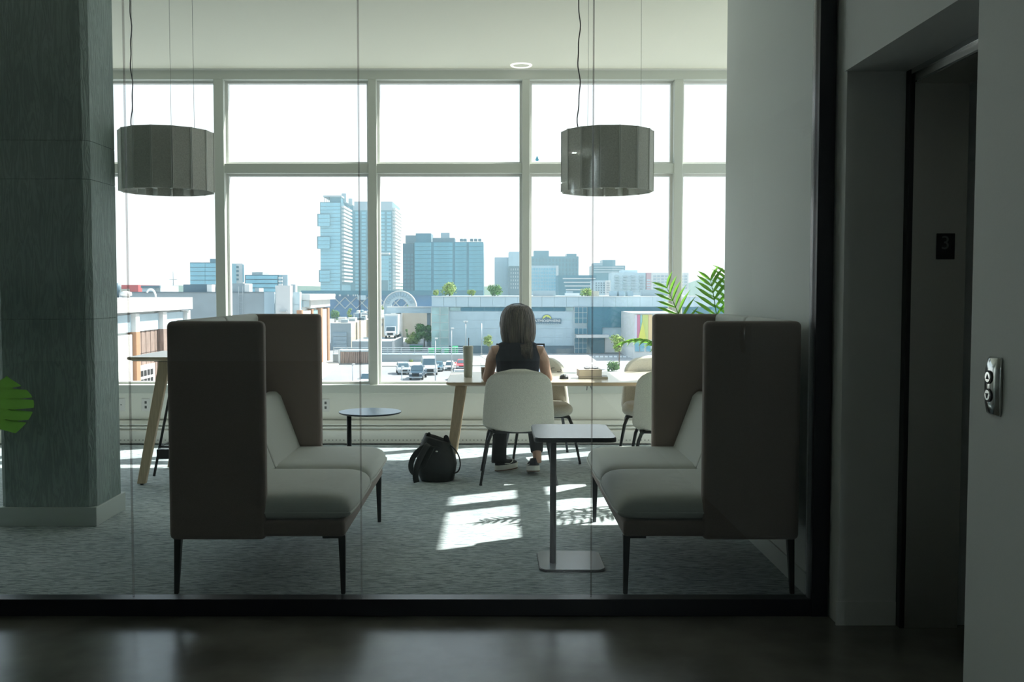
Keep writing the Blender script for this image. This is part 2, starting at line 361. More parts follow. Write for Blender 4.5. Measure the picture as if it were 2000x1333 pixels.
# -------- concrete column
cc = thing('concrete_column', 'board formed concrete column with pale baseboard', None, (-2.67, 6.1, 0), kind='structure')
ch = 0.035
poly = [(-2.955 + ch, 5.885), (-2.387 - ch, 5.885), (-2.387, 5.885 + ch), (-2.387, 6.33 - ch), (-2.387 - ch, 6.33), (-2.955 + ch, 6.33), (-2.955, 6.33 - ch), (-2.955, 5.885 + ch)]
for z0, z1 in ((0.0, 1.2365), (1.2375, 2.0615), (2.0625, 2.2865), (2.2875, ZC)):
    MB().prism(poly, z0, z1, 'z').build('pour_lift', M_col, cc, bevel=0.003, world=True)
e = 0.012
MB().prism([(-2.955 - e, 5.885 - e), (-2.387 + e, 5.885 - e), (-2.387 + e, 6.33 + e), (-2.955 - e, 6.33 + e)], 0, 0.115, 'z').build('baseboard', M_base, cc, bevel=0.004, world=True)

# -------- elevator
el = thing('door_1', 'brushed steel elevator entrance in a deep recess', None, (1.7, 4.1, 0), kind='structure')
box('jamb', M_steel, el, 1.70, 1.925, 4.085, 4.12, 0, 2.30, world=True)
box('jamb_edge', M_leg, el, 1.68, 1.702, 4.075, 4.12, 0, 2.30, bevel=0.004, world=True)
box('header', M_steel, el, 1.70, 1.925, 2.99, 4.085, 2.245, 2.30, world=True)
box('header_edge', M_chrome, el, 1.683, 1.70, 2.99, 4.085, 2.278, 2.30, bevel=0.002, world=True)
box('header_lip', M_chrome, el, 1.694, 1.702, 2.99, 4.06, 2.243, 2.250, world=True)
box('door_panel', M_steel, el, 1.955, 1.985, 2.99, 3.53, 0.005, 2.30, bevel=0.003, world=True)
box('door_panel', M_steel, el, 1.985, 2.015, 3.52, 4.11, 0.005, 2.30, bevel=0.003, world=True)
box('threshold', M_steel, el, 1.985, 2.10, 2.99, 4.10, 0, 0.006, world=True)
def text_mesh(s, size, ext, off=0.0, space=1.0):
    c = bpy.data.curves.new('txt', 'FONT'); c.body = s; c.size = size; c.extrude = ext; c.offset = off; c.align_x = 'CENTER'; c.align_y = 'CENTER'; c.space_character = space
    o = bpy.data.objects.new('txt', c); COL.objects.link(o)
    dg = bpy.context.evaluated_depsgraph_get(); dg.update()
    me = bpy.data.meshes.new_from_object(o.evaluated_get(dg)); bpy.data.objects.remove(o); return me
def put_text(name, s, size, m, parent, loc, rot, ext=0.001, off=0.0, space=1.0):
    me = text_mesh(s, size, ext, off, space); me.materials.clear(); me.materials.append(m)
    o = bpy.data.objects.new(name, me); link(o, parent); o.location = loc; o.rotation_euler = rot; return o
sg = thing('floor_number_sign', 'small black plate with a grey 3 on the steel jamb', 'sign', (1.841, 4.085, 1.585))
MB().box(-0.038, 0.038, -0.004, 0, -0.053, 0.053).build('plate', M_black, sg, bevel=0.008)
put_text('numeral', '3', 0.078, M_text3, sg, (-0.002, -0.0045, 0.012), (math.pi / 2, 0, 0), 0.0008)
cp = thing('call_button_panel', 'chrome elevator call panel with up and down buttons on the wall', 'button panel', (1.43, 2.834, 1.13))
b = MB()
rings = []
for z, w, d in ((-0.084, 0.030, 0.004), (-0.078, 0.036, 0.012), (-0.05, 0.039, 0.017), (0, 0.040, 0.019), (0.05, 0.039, 0.017), (0.078, 0.036, 0.012), (0.084, 0.030, 0.004)):
    rings.append([(0.002, -w, z), (-d * 0.6, -w, z), (-d, -w * 0.7, z), (-d * 1.15, 0, z), (-d, w * 0.7, z), (-d * 0.6, w, z), (0.002, w, z)])
b.loft(rings); b.build('plate', M_chrome, cp, smooth=True)
for k, zc in enumerate((0.026, -0.026)):
    bt = MB().add(*(lambda n: ([(x, 0.016 * math.cos(2*math.pi*j/n), zc + 0.016 * math.sin(2*math.pi*j/n)) for x in (-0.018, -0.025) for j in range(n)],
                   [tuple(range(n)), tuple(range(2*n-1, n-1, -1))] + [(j, (j+1) % n, n+(j+1) % n, n+j) for j in range(n)]))(20)).build('button', M_chrome, cp, bevel=0.002)
    rg = MB(); n = 24
    rg.loft([[(x, r * math.cos(2*math.pi*j/n), zc + r * math.sin(2*math.pi*j/n)) for j in range(n)] for x, r in ((-0.018, 0.0165), (-0.0235, 0.0165), (-0.0235, 0.0195), (-0.018, 0.0195), (-0.018, 0.0165))], caps=False)
    rg.build('button_ring', M_leg, cp)
    sgn = 1 if k == 0 else -1
    MB().prism([(-0.007, zc - 0.006 * sgn), (0.007, zc - 0.006 * sgn), (0, zc + 0.008 * sgn)], -0.0262, -0.0248, 'x').build('arrow', M_leg, bt)

# -------- heater, outlets, ceiling light
ht = thing('baseboard_heater', 'long cream baseboard heater under the window', 'heater', (-1.5, 9.1, 0))
box('back_plate', M_heater, ht, XL + 0.02, 2.2, 9.13, 9.15, 0.02, 0.215, world=True)
MB().prism([(9.15, 0.215), (9.115, 0.215), (9.06, 0.190), (9.06, 0.180), (9.15, 0.195)], XL + 0.02, 2.2, 'x').build('top_cover', M_heater, ht, world=True)
box('air_slot', M_heater, ht, XL + 0.02, 2.2, 9.09, 9.13, 0.132, 0.180, world=True)
box('fin_rail', M_heater, ht, XL + 0.02, 2.2, 9.062, 9.10, 0.150, 0.166, bevel=0.003, world=True)
MB().prism([(9.13, 0.012), (9.05, 0.012), (9.05, 0.125), (9.07, 0.135), (9.13, 0.135)], XL + 0.02, 2.2, 'x').build('front_panel', M_heater, ht, world=True)
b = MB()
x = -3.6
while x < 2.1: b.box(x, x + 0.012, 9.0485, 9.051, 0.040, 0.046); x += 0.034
pf = b.build('hole_shade_mark', M_slot, ht, world=True); tag(pf, kind='stuff')  # dark blocks on the panel paint in the shade of its holes
for (px, py, two, lab) in ((237, 791, 1, 'cream blank wall plate with one jack beside the column'), (285, 791, 2, 'cream double power outlet behind the bar table leg'), (636, 792, 2, 'cream power outlet beside the edge of the left sofa')):
    c = P(px, py, 9.15)
    o = thing('wall_outlet', lab, 'outlet', (c.x, 9.15, c.z))
    box('cover_plate', M_white, o, -0.037, 0.037, -0.006, 0.002, -0.058, 0.058, bevel=0.003)
    if two == 2:
        for zc in (-0.022, 0.022): box('socket', M_slot, o, -0.010, 0.010, -0.0075, -0.005, zc - 0.012, zc + 0.012, bevel=0.002)
    else: MB().lathe([(0.006, 0), (0.006, 0.002)], 10).build('jack', M_slot, o).rotation_euler = (math.pi / 2, 0, 0)
    if two == 1: o.children[-1].location = (0, -0.006, 0)
def ceiling_light(x, y, label, watts, group=None):
    dl = thing('ceiling_downlight', label, 'ceiling light', (x, y, ZC), group=group)
    MB().lathe([(0.075, 0.002), (0.075, -0.008), (0.092, -0.010), (0.097, -0.004), (0.097, 0.002)], 40).build('trim_ring', M_ring, dl, smooth=False)
    MB().lathe([(0.001, -0.002), (0.074, -0.004), (0.076, 0.0)], 40).build('lens', M_ceil, dl)
    if watts:
        ld = bpy.data.lights.new('hall_downlight_offscreen', 'AREA'); ld.shape = 'DISK'; ld.size = 0.07; ld.energy = watts; ld.color = (0.82, 0.95, 1.0)
        lo = bpy.data.objects.new('hall_downlight_offscreen', ld); link(lo, dl); lo.location = (0, 0, -0.012)
c = F(1018, 127, ZC)
ceiling_light(c.x, c.y, 'slim round ring light set in the cream ceiling by the window', 0)
for x_, y_ in ((1.15, -6.0), (1.2, -10.0)):
    ceiling_light(x_, y_, 'round ring light in the ceiling of the hall', HALL_LAMP, 'ring lights in the hall ceiling')

# ================================================================== FURNITURE
# -------- high-back two-seat sofas (back along local -x, seat opens to +x, length along y)
def make_sofa(label):
    r = thing('high_back_sofa', label, 'sofa')
    L2 = 0.775
    for s in (-1, 1):
        y0, y1 = (L2 - 0.075, L2) if s > 0 else (-L2, -L2 + 0.075)
        box('end_panel', M_shell, r, -0.40, 0.042, y0, y1, 0.262, 1.266, bevel=0.026, seg=4)
    for y0, y1 in ((-L2 + 0.073, -0.004), (0.004, L2 - 0.073)):
        box('back_panel', M_seat, r, -0.397, -0.325, y0, y1, 0.275, 1.268, bevel=0.026, seg=4)
    # base
    box('base_frame', M_shell, r, -0.38, 0.405, -L2 + 0.008, L2 - 0.008, 0.276, 0.352, bevel=0.018, seg=3)
    for y0, y1 in ((-L2 + 0.012, -0.001), (0.001, L2 - 0.012)):
        # pillow-shaped seat cushion
        x0, x1, zb, zt = -0.30, 0.425, 0.345, 0.470
        nx, ny = 18, 16; top = []; bot = []
        for i in range(nx + 1):
            for j in range(ny + 1):
                u = i / nx * 2 - 1; v = j / ny * 2 - 1
                x = (x0 + x1) / 2 + (x1 - x0) / 2 * math.sin(u * math.pi / 2) ; y = (y0 + y1) / 2 + (y1 - y0) / 2 * math.sin(v * math.pi / 2)
                uu = abs(math.sin(u*math.pi/2)); vv = abs(math.sin(v*math.pi/2))
                e = max(0, 1 - uu ** 9) ** 0.42 * max(0, 1 - vv ** 12) ** 0.42
                zs = zb + 0.042
                xo = 0.012 * (1 - vv ** 6) * (1 if u > 0 else 0) * uu ** 4
                top.append((x + xo, y, zs + (zt - zs) * e)); bot.append((x + xo, y, zs - (zs - zb) * e))
        def gridf(off): return [(off + i*(ny+1)+j, off + (i+1)*(ny+1)+j, off + (i+1)*(ny+1)+j+1, off + i*(ny+1)+j+1) for i in range(nx) for j in range(ny)]
        b = MB().add(top, gridf(0)); b.add(bot, gridf(0))
        cu = b.build('seat_cushion', M_seat, r, smooth=True)
        # piping around the cushion equator
        pts = []
        N = 40
        for k in range(N + 1):
            t = k / N
            pts.append((x1 + 0.002 + 0.012 * (1 - abs(2*t-1) ** 6), y0 + (y1 - y0) * t, zb + 0.042))
        MB().tube(pts, 0.0045, 6).build('piping', M_seat, cu)
        for yy in (y0 + 0.002, y1 - 0.002): MB().tube([(x0, yy, zb + 0.042), (x1, yy, zb + 0.042)], 0.0045, 6).build('piping', M_seat, cu)
    for y0, y1 in ((-L2 + 0.078, -0.002), (0.002, L2 - 0.078)):
        MB().prism([(-0.33, 0.44), (-0.075, 0.455), (-0.085, 0.475), (-0.195, 0.775), (-0.225, 0.803), (-0.265, 0.80), (-0.33, 0.77)], y0, y1, 'y').build('back_cushion', M_seat, r, bevel=0.018, seg=3)
    for sx in (-1, 1):
        for sy in (-1, 1):
            xt = -0.372 if sx < 0 else 0.385; xb = -0.385 if sx < 0 else 0.388
            yt = sy * (L2 - 0.055); yb = sy * (L2 - 0.055)
            w = 0.017; v = 0.010
            b = MB().hexa([(xb-v, yb-v, 0), (xb+v, yb-v, 0), (xb+v, yb+v, 0), (xb-v, yb+v, 0)], [(xt-w, yt-w, 0.278), (xt+w, yt-w, 0.278), (xt+w, yt+w, 0.278), (xt-w, yt+w, 0.278)])
            xx = (xt - 0.09, xt) if sx > 0 else (xt, xt + 0.09)
            b.box(xx[0], xx[1], yt - 0.016, yt + 0.016, 0.262, 0.277)
            b.build('leg', M_leg, r, bevel=0.003)
    return r
sofa = make_sofa('taupe high-back sofa with grey seat beside the concrete column')
sofa.location = (-1.092, 5.275, 0)
sofa2 = dup(sofa, (0.992, 5.275, 0), math.pi, 'taupe high-back sofa with grey seat standing against the right wall')

# -------- shell dining chair (front towards +y)
def make_chair(label):
    r = thing('dining_chair', label, 'chair', group='upholstered chairs at the long table')
    nu, nv = 22, 18; outer = []; inner = []
    def shell(u, v, off):
        # v 0 bottom .. 1 top ; u -1..1
        z = 0.362 + 0.485 * v
        hw = 0.255 * (1 - 0.16 * v ** 1.6) * (max(0.0, 1 - max(0, (v - 0.72) / 0.285) ** 2.6)) ** 0.5 * (max(0.02, 1 - max(0, (0.16 - v) / 0.185) ** 2.2)) ** 0.5
        x = hw * math.sin(u * math.pi / 2) * 1.0
        k = abs(math.sin(u * math.pi / 2))
        wrap = 0.13 * (1 - v * 0.45) * (abs(x) / 0.255) ** 2.2
        y = -0.235 - 0.075 * v + wrap + 0.05 * (1 - min(1, v / 0.25)) ** 2
        nrm = Vector((math.sin(u * 0.9), -math.cos(u * 0.9), 0))
        return Vector((x, y, z)) + nrm * (off * 1.0)
    th = 0.024
    for s, lst in ((1, outer), (-1, inner)):
        for i in range(nv + 1):
            for j in range(nu + 1):
                u = j / nu * 2 - 1; v = i / nv
                edge = (1 - abs(u) ** 10) ** 0.5 * min(1, (math.sin(math.pi * min(1, max(0, v))) * 6)) ** 0.5
                lst.append(shell(u, v, s * th * edge))
    def gf(): return [(i*(nu+1)+j, i*(nu+1)+j+1, (i+1)*(nu+1)+j+1, (i+1)*(nu+1)+j) for i in range(nv) for j in range(nu)]
    b = MB().add(outer, gf()); b.add(inner, gf())
    b.build('backrest', M_chair, r, smooth=True)
    # seat cushion
    prof = []
    rings = []
    for t in range(13):
        a = -math.pi / 2 + math.pi * t / 12
        sc = 0.80 + 0.20 * math.cos(a); z = 0.425 + 0.048 * math.sin(a)
        if t in (0, 12): sc = 0.45
        ring = []
        for j in range(32):
            ph = 2 * math.pi * j / 32
            cx_, sy_ = math.cos(ph), math.sin(ph)
            ex = 0.62
            ring.append((0.250 * sc * math.copysign(abs(cx_) ** ex, cx_), 0.03 + 0.255 * sc * math.copysign(abs(sy_) ** ex, sy_), z))
        rings.append(ring)
    MB().loft(rings).build('seat', M_chair, r, smooth=True)
    MB().tube([(-0.2, -0.2, 0.376), (0.2, -0.2, 0.376), (0.2, 0.22, 0.376), (-0.2, 0.22, 0.376), (-0.2, -0.2, 0.376)], 0.011, 8).build('seat_frame', M_leg, r, smooth=True)
    for sx in (-1, 1):
        for sy, yb in ((-1, -0.295), (1, 0.30)):
            lg = MB().tube([(sx * 0.17, sy * 0.17 + 0.01, 0.382), (sx * 0.20, sy * 0.215, 0.365), (sx * 0.222, sy * 0.236, 0.31), (sx * 0.275, yb, 0.012)], [0.0135, 0.014, 0.0135, 0.0095], 10).build('leg', M_leg, r, smooth=True)
            MB().lathe([(0.011, 0), (0.011, 0.014)], 10, (sx * 0.275, yb, 0)).build('glide', M_black, lg)
    return r
ch1 = make_chair('oatmeal upholstered chair on which the person sits')
ch1.location = (0.171, 7.425, 0)
ch2 = dup(ch1, (0.385, 8.30, 0), math.pi + 0.10, 'oatmeal upholstered chair across the table from the person')
ch3 = dup(ch1, (1.315, 8.30, 0), math.pi - 0.16, 'oatmeal upholstered chair pushed in on the window side, beside the palm')
ch4 = dup(ch1, (1.285, 7.40, 0), -0.10, 'oatmeal upholstered chair half hidden behind the end panel of the right sofa')

# -------- long table
TZ = 0.712
def slab_table(name, label, x0, x1, y0, y1, z, legs, lw=0.078, rail=None):
    r = thing(name, label, 'table', ((x0 + x1) / 2, (y0 + y1) / 2, 0))
    t = 0.016; ch = 0.030
    b = MB()
    def rr(x0, x1, y0, y1, rad, n=5):
        pts = []
        for cx_, cy_, a0 in ((x1 - rad, y1 - rad, 0), (x0 + rad, y1 - rad, 90), (x0 + rad, y0 + rad, 180), (x1 - rad, y0 + rad, 270)):
            for k in range(n + 1):
                a = math.radians(a0 + 90 * k / n); pts.append((cx_ + rad * math.cos(a), cy_ + rad * math.sin(a)))
        return pts
    o = rr(x0, x1, y0, y1, 0.03); i = rr(x0 + 0.035, x1 - 0.035, y0 + 0.035, y1 - 0.035, 0.02)
    b.loft([[(p[0], p[1], z - 0.030) for p in i], [(p[0], p[1], z - t) for p in o], [(p[0], p[1], z) for p in o]])
    tp = b.build('tabletop', M_wood, r, world=True)
    MB().prism(rr(x0 + 0.004, x1 - 0.004, y0 + 0.004, y1 - 0.004, 0.03), z - 0.001, z + 0.0015, 'z').build('laminate_surface', M_lam, tp, world=True)
    for (tx, ty, bx_, by_) in legs:
        h = lw / 2; d = 0.022
        lg = MB().hexa([(bx_-h*0.75, by_-d, 0.008), (bx_+h*0.75, by_-d, 0.008), (bx_+h*0.75, by_+d, 0.008), (bx_-h*0.75, by_+d, 0.008)],
                  [(tx-h, ty-d, z - 0.03), (tx+h, ty-d, z - 0.03), (tx+h, ty+d, z - 0.03), (tx-h, ty+d, z - 0.03)]).build('leg', M_woodz, r, bevel=0.006, world=True)
        MB().lathe([(0.012, 0), (0.012, 0.01)], 10, (bx_, by_, 0)).build('foot_pad', M_black, lg, world=True)
        box('leg_bracket', M_leg, lg, tx - h - 0.03, tx + h + 0.03, ty - 0.03, ty + 0.03, z - 0.036, z - 0.029, world=True)
    if rail: box('foot_rail', M_leg, r, *rail, bevel=0.003, world=True)
    return r
M_lam = mat('pale table laminate', (0.66, 0.60, 0.50), 0.22, noise_scale=5, var=0.06, stretch=(1.5, 12, 12), detail=6)
slab_table('long_table', 'long pale oak table at which the person works', -0.372, 1.95, 7.50, 8.52, TZ,
           [(-0.265, 7.62, -0.355, 7.55), (-0.265, 8.40, -0.355, 8.47), (1.80, 7.62, 1.86, 7.57), (1.80, 8.40, 1.86, 8.46)])
M_lamb = mat('blue tinted laminate', (0.62, 0.66, 0.66), 0.25)
slab_table('bar_table', 'tall oak table with splayed legs behind the left sofa', -2.64, -1.47, 7.10, 7.90, 0.93,
           [(-2.39, 7.20, -2.565, 7.17), (-2.39, 7.80, -2.565, 7.84), (-1.68, 7.20, -1.55, 7.17), (-1.68, 7.80, -1.55, 7.84)], 0.082,
           (-2.50, -1.60, 7.30, 7.36, 0.165, 0.235))
# -------- bar stool
st = thing('bar_stool', 'black legged bar stool with pale back tucked behind the tall table', 'stool', (-2.33, 7.72, 0))
b = MB(); rings = []
for z, s_ in ((0.63, 0.6), (0.635, 0.92), (0.655, 1.0), (0.675, 0.95), (0.682, 0.6)):
    rings.append([(0.19 * s_ * math.copysign(abs(math.cos(a)) ** .7, math.cos(a)), 0.19 * s_ * math.copysign(abs(math.sin(a)) ** .7, math.sin(a)), z) for a in [2*math.pi*j/24 for j in range(24)]])
b.loft(rings).build('seat', M_seat, st, smooth=True)
ring_o = [[((0.20 + dr) * math.cos(a), (0.20 + dr) * math.sin(a), z) for a in [math.radians(30 + 120 * j / 14) for j in range(15)]] for dr, z in ((0.02, 0.66), (0.025, 0.88), (0.012, 0.893), (0.0, 0.88), (0.0, 0.66), (0.02, 0.66))]
MB().loft(ring_o, caps=False, closed=False).build('backrest', M_seat, st, smooth=True)
for sx in (-1, 1):
    for sy in (-1, 1): MB().tube([(sx * 0.15, sy * 0.15, 0.635), (sx * 0.26, sy * 0.22, 0.0)], [0.011, 0.010], 8).build('leg', M_leg, st, smooth=True)
MB().tube([(-0.225, -0.20, 0.22), (0.225, -0.20, 0.22), (0.225, 0.20, 0.22), (-0.225, 0.20, 0.22), (-0.225, -0.20, 0.22)], 0.008, 8).build('footrest', M_leg, st)

# -------- laptop side table
def rrect(x0, x1, y0, y1, rad, n=7):
    pts = []
    for cx_, cy_, a0 in ((x1 - rad, y1 - rad, 0), (x0 + rad, y1 - rad, 90), (x0 + rad, y0 + rad, 180), (x1 - rad, y0 + rad, 270)):
        for k in range(n + 1):
            a = math.radians(a0 + 90 * k / n); pts.append((cx_ + rad * math.cos(a), cy_ + rad * math.sin(a)))
    return pts
sd = thing('side_table', 'square laptop side table with satin grey top and black post', 'table', (0.30, 5.06, 0))
MB().prism(rrect(0.195, 0.605, 4.895, 5.415, 0.045), 0.652, 0.672, 'z').build('tabletop_core', M_black, sd, bevel=0.003, world=True)
MB().prism(rrect(0.198, 0.602, 4.898, 5.412, 0.043), 0.672, 0.676, 'z').build('tabletop', M_lamtop, sd, world=True)
MB().tube([(0.296, 5.04, 0.012), (0.296, 5.04, 0.654)], 0.0165, 16).build('post', M_black, sd, smooth=True, world=True)
MB().prism(rrect(0.222, 0.555, 4.905, 5.275, 0.05), 0.0, 0.010, 'z').build('base_plate', M_black, sd, bevel=0.002, world=True)
MB().prism(rrect(0.226, 0.551, 4.909, 5.271, 0.047), 0.010, 0.0125, 'z').build('base_top', M_lamtop, sd, world=True)
# -------- round side table
c = P(723, 804, 7.5)
rt = thing('round_side_table', 'small round side table with blue top near the window', 'table', (c.x, 7.5, 0))
MB().lathe([(0.225, c.z - 0.014), (0.235, c.z - 0.008), (0.236, c.z - 0.003)], 48).build('tabletop_core', M_black, rt, smooth=False)
MB().lathe([(0.234, c.z - 0.003), (0.234, c.z)], 48).build('tabletop', mat('blue laminate', (0.20, 0.31, 0.45), 0.3), rt)
MB().tube([(-0.16, 0, 0.01), (-0.16, 0, c.z - 0.012)], 0.018, 14).build('post', M_black, rt, smooth=True)
MB().lathe([(0.155, 0), (0.155, 0.008), (0.15, 0.01)], 40, (-0.17, 0, 0)).build('base_plate', M_black, rt)

# -------- pendant lamps
def make_pendant(label):
    r = thing('pendant_lamp', label, 'pendant lamp', group='felt drum pendant lamps')
    R, h, n = 0.302, 0.392, 15
    cosn = []
    for k in range(n):
        a0 = math.radians(-90 + 360 / n * (k - 0.0)); a1 = math.radians(-90 + 360 / n * (k + 1.0)); g = 0.0035
        p0 = Vector((R * math.cos(a0), R * math.sin(a0), 0)); p1 = Vector((R * math.cos(a1), R * math.sin(a1), 0))
        d = (p1 - p0).normalized(); q0 = p0 + d * g; q1 = p1 - d * g
        inn = -((p0 + p1) / 2).normalized() * 0.009
        MB().hexa([q0, q1, q1 + inn, q0 + inn], [v + Vector((0, 0, h)) for v in (q0, q1, q1 + inn, q0 + inn)]).build('felt_panel', M_felt, r, bevel=0.002)
        # V-fold between the panels running inwards
        am = a0; rad = Vector((math.cos(am), math.sin(am), 0)); tan = Vector((-math.sin(am), math.cos(am), 0))
        b = MB()
        for s in (-1, 1):
            o_ = rad * (R + 0.0025) + tan * s * 0.0065; i_ = rad * (R - 0.095) + tan * s * 0.0035
            b.hexa([o_, o_ - tan * s * 0.005, i_ - tan * s * 0.003, i_], [v + Vector((0, 0, h)) for v in (o_, o_ - tan * s * 0.005, i_ - tan * s * 0.003, i_)])
        b.build('felt_fold', M_rib, r)
    MB().ell((0, 0, 0.27), (0.05, 0.05, 0.06), 14, 10).build('bulb', M_cup, r, smooth=True); MB().tube([(0, 0, 0.33), (0, 0, 0.39)], 0.02, 10).build('bulb_socket', M_leg, r); MB().tube([(-0.29, 0, 0.385), (0.29, 0, 0.385)], 0.006, 6).build('support_bar', M_leg, r)
    top = ZC - 2.055 + 0.0
    for a in (-140, 100, -20):
        x, y = 0.22 * math.cos(math.radians(a)), 0.22 * math.sin(math.radians(a))
        MB().tube([(x, y, 0.17), (x * 0.98, y * 0.98, top)], 0.0012, 5).build('suspension_wire', M_wire, r)
    pts = []
    for k in range(41):
        t = k / 40; w = math.sin(t * 19) * 0.008 + math.sin(t * 43 + 1) * 0.004
        pts.append((-0.205 + w * (1 - t * 0.4), -0.05 + 0.004 * math.cos(t * 21), 0.17 + (top - 0.17) * t))
    MB().tube(pts, 0.0038, 6).build('power_cord', M_cord, r, smooth=True)
    b = MB().lathe([(0.05, top - 0.02), (0.05, top)], 20, (-0.205, -0.05, 0)); b.build('ceiling_canopy', M_white, r)
    return r
pd = make_pendant('grey felt drum pendant hanging beside the concrete column'); pd.location = ((331 - CX) / FPX * 6.6, 6.6, 2.055)
dup(pd, ((1184 - CX) / FPX * 6.6, 6.6, 2.055), math.radians(9), 'grey felt drum pendant hanging above the person and side table')

# ================================================================== THINGS ON THE TABLE
ZT = TZ + 0.0015
c = F(914, 737.5, ZT)
tm = thing('tumbler', 'tall sage green tumbler with a dark straw on the table', 'tumbler', (c.x, c.y + 0.03, ZT))
k = c.y / FPX
MB().lathe([(0.030, 0), (0.033, 0.003), (0.0365, 0.10), (0.041, 0.225), (0.0415, 0.235)], 28).build('cup', M_tumbler, tm, smooth=True, bevel=0)
MB().lathe([(0.0425, 0.230), (0.0425, 0.245), (0.038, 0.252), (0.001, 0.252)], 28, caps=False).build('lid', M_tumbler, tm, smooth=True)
MB().tube([(0.004, 0, 0.20), (0.006, 0, 0.315)], 0.0032, 8).build('straw', M_black, tm, smooth=True)
c = F(945, 744, ZT)
cg = thing('iced_coffee_glass', 'clear glass half full of milky iced coffee', 'glass', (c.x + 0.01, c.y + 0.04, ZT))
MB().lathe([(0.028, 0), (0.030, 0.004), (0.034, 0.075), (0.038, 0.135), (0.0365, 0.135), (0.0325, 0.075), (0.028, 0.008), (0.001, 0.008)], 26, caps=False).build('glass', M_cup, cg, smooth=True)
MB().lathe([(0.0275, 0.009), (0.032, 0.075), (0.0345, 0.100), (0.001, 0.101)], 26).build('coffee', M_coffee, cg, smooth=True)
c = F(1102, 741, ZT)
ms = thing('computer_mouse', 'dark computer mouse on the table beside the arm', 'mouse', (c.x, c.y + 0.03, ZT))
b = MB(); rings = []
for t in range(9):
    u = t / 8 * 2 - 1; y = u * 0.052; w = 0.034 * (1 - abs(u) ** 3) ** 0.5 + 0.002; h = 0.036 * (1 - abs(u + 0.15) ** 2.4 * 0.7) if abs(u) < 1 else 0.012
    rings.append([(w * math.cos(math.pi * j / 10), y, max(0.001, h * math.sin(math.pi * j / 10) ** 0.7)) for j in range(11)])
b.loft(rings).build('body', M_laptop, ms, smooth=True)
MB().tube([(0, -0.04, 0.030), (0, -0.015, 0.038)], 0.004, 8).build('wheel', M_chrome, ms, smooth=True)
c = F(1091, 727, ZT)
pts = [(c.x - 0.10, c.y + 0.05, ZT + 0.004)] + [(c.x - 0.02 + 0.045 * math.cos(a), c.y + 0.02 + 0.05 * math.sin(a), ZT + 0.004 + 0.022 * (1 + math.sin(a * 1.0 - 0.5)) * 0.6) for a in [math.radians(200 - 15 * q) for q in range(20)]]
tag(MB().tube(pts, 0.0022, 6).build('charging_cable', M_cord, None, smooth=True), 'thin black cable looped on the table behind the mouse', 'cable')
c = F(1157, 741, ZT)
nb = thing('notebook', 'flat grey notebook lying under a thick book', 'notebook', (c.x + 0.012, c.y + 0.085, ZT), -0.06)
box('cover', mat('grey board', (0.42, 0.43, 0.44), 0.6), nb, -0.115, 0.115, -0.085, 0.085, 0, 0.018, bevel=0.002)
box('pages', M_paper, nb, -0.113, 0.112, -0.0855, 0.083, 0.003, 0.015)
bk = thing('book', 'thick cream book with glasses lying on its cover', 'book', (c.x - 0.012, c.y + 0.085, ZT + 0.0185), 0.03)
box('pages', M_paper, bk, -0.093, 0.085, -0.0775, 0.074, 0.004, 0.050)
b = MB().box(-0.092, 0.088, -0.078, 0.077, 0, 0.004); b.box(-0.092, 0.088, -0.078, 0.077, 0.050, 0.054); b.box(-0.096, -0.092, -0.078, 0.077, 0, 0.054)
b.build('cover', M_cover, bk)
gl = thing('eyeglasses', 'folded black eyeglasses resting on the book', 'glasses', (c.x - 0.005, c.y + 0.075, ZT + 0.073))
for sx in (-1, 1):
    MB().tube([(sx * 0.031 + 0.024 * math.cos(a), -0.02 + 0.004 * math.sin(a), 0.0105 + 0.0085 * math.sin(a)) for a in [2 * math.pi * q / 16 for q in range(17)]], 0.0022, 6).build('rim', M_black, gl)
    MB().tube([(sx * 0.056, -0.02, 0.012), (sx * 0.052, 0.0, 0.006), (-sx * 0.045, 0.006 + 0.008 * (sx + 1) / 2, 0.0035)], 0.0022, 6).build('temple', M_black, gl)
lp = thing('laptop', 'open dark laptop in front of the person', 'laptop', (0.205, 7.86, ZT))
box('keyboard_base', M_laptop, lp, -0.196, 0.196, -0.115, 0.115, 0, 0.014, bevel=0.004)
b = MB()
for i in range(5):
    for j in range(12): b.box(-0.165 + j * 0.0277, -0.165 + j * 0.0277 + 0.023, -0.03 + i * 0.025, -0.03 + i * 0.025 + 0.020, 0.014, 0.0155)
tag(b.build('keys', M_black, lp), kind='stuff')
sc_ = MB().hexa([(-0.196, 0.112, 0.014), (0.196, 0.112, 0.014), (0.196, 0.118, 0.014), (-0.196, 0.118, 0.014)], [(-0.196, 0.165, 0.268), (0.196, 0.165, 0.268), (0.196, 0.171, 0.268), (-0.196, 0.171, 0.268)]).build('screen_lid', M_laptop, lp, bevel=0.002)
MB().hexa([(-0.183, 0.1135, 0.030), (0.183, 0.1135, 0.030), (0.183, 0.1155, 0.030), (-0.183, 0.1155, 0.030)], [(-0.183, 0.1595, 0.254), (0.183, 0.1595, 0.254), (0.183, 0.1615, 0.254), (-0.183, 0.1615, 0.254)]).build('display', M_screen, sc_)
c = P(1149, 752, 7.9)
tag(MB().tube([(c.x - 0.012, 7.9, TZ - 0.028), (c.x - 0.010, 7.89, 0.64), (c.x - 0.013, 7.89, 0.615)], 0.003, 6).tube([(c.x + 0.012, 7.9, TZ - 0.028), (c.x + 0.020, 7.89, 0.64), (c.x + 0.026, 7.89, 0.622)], 0.003, 6).build('power_cable', M_cord, None), 'short black cable ends hanging below the long table', 'cable')
c = P(1049, 312, YB + 0.105)
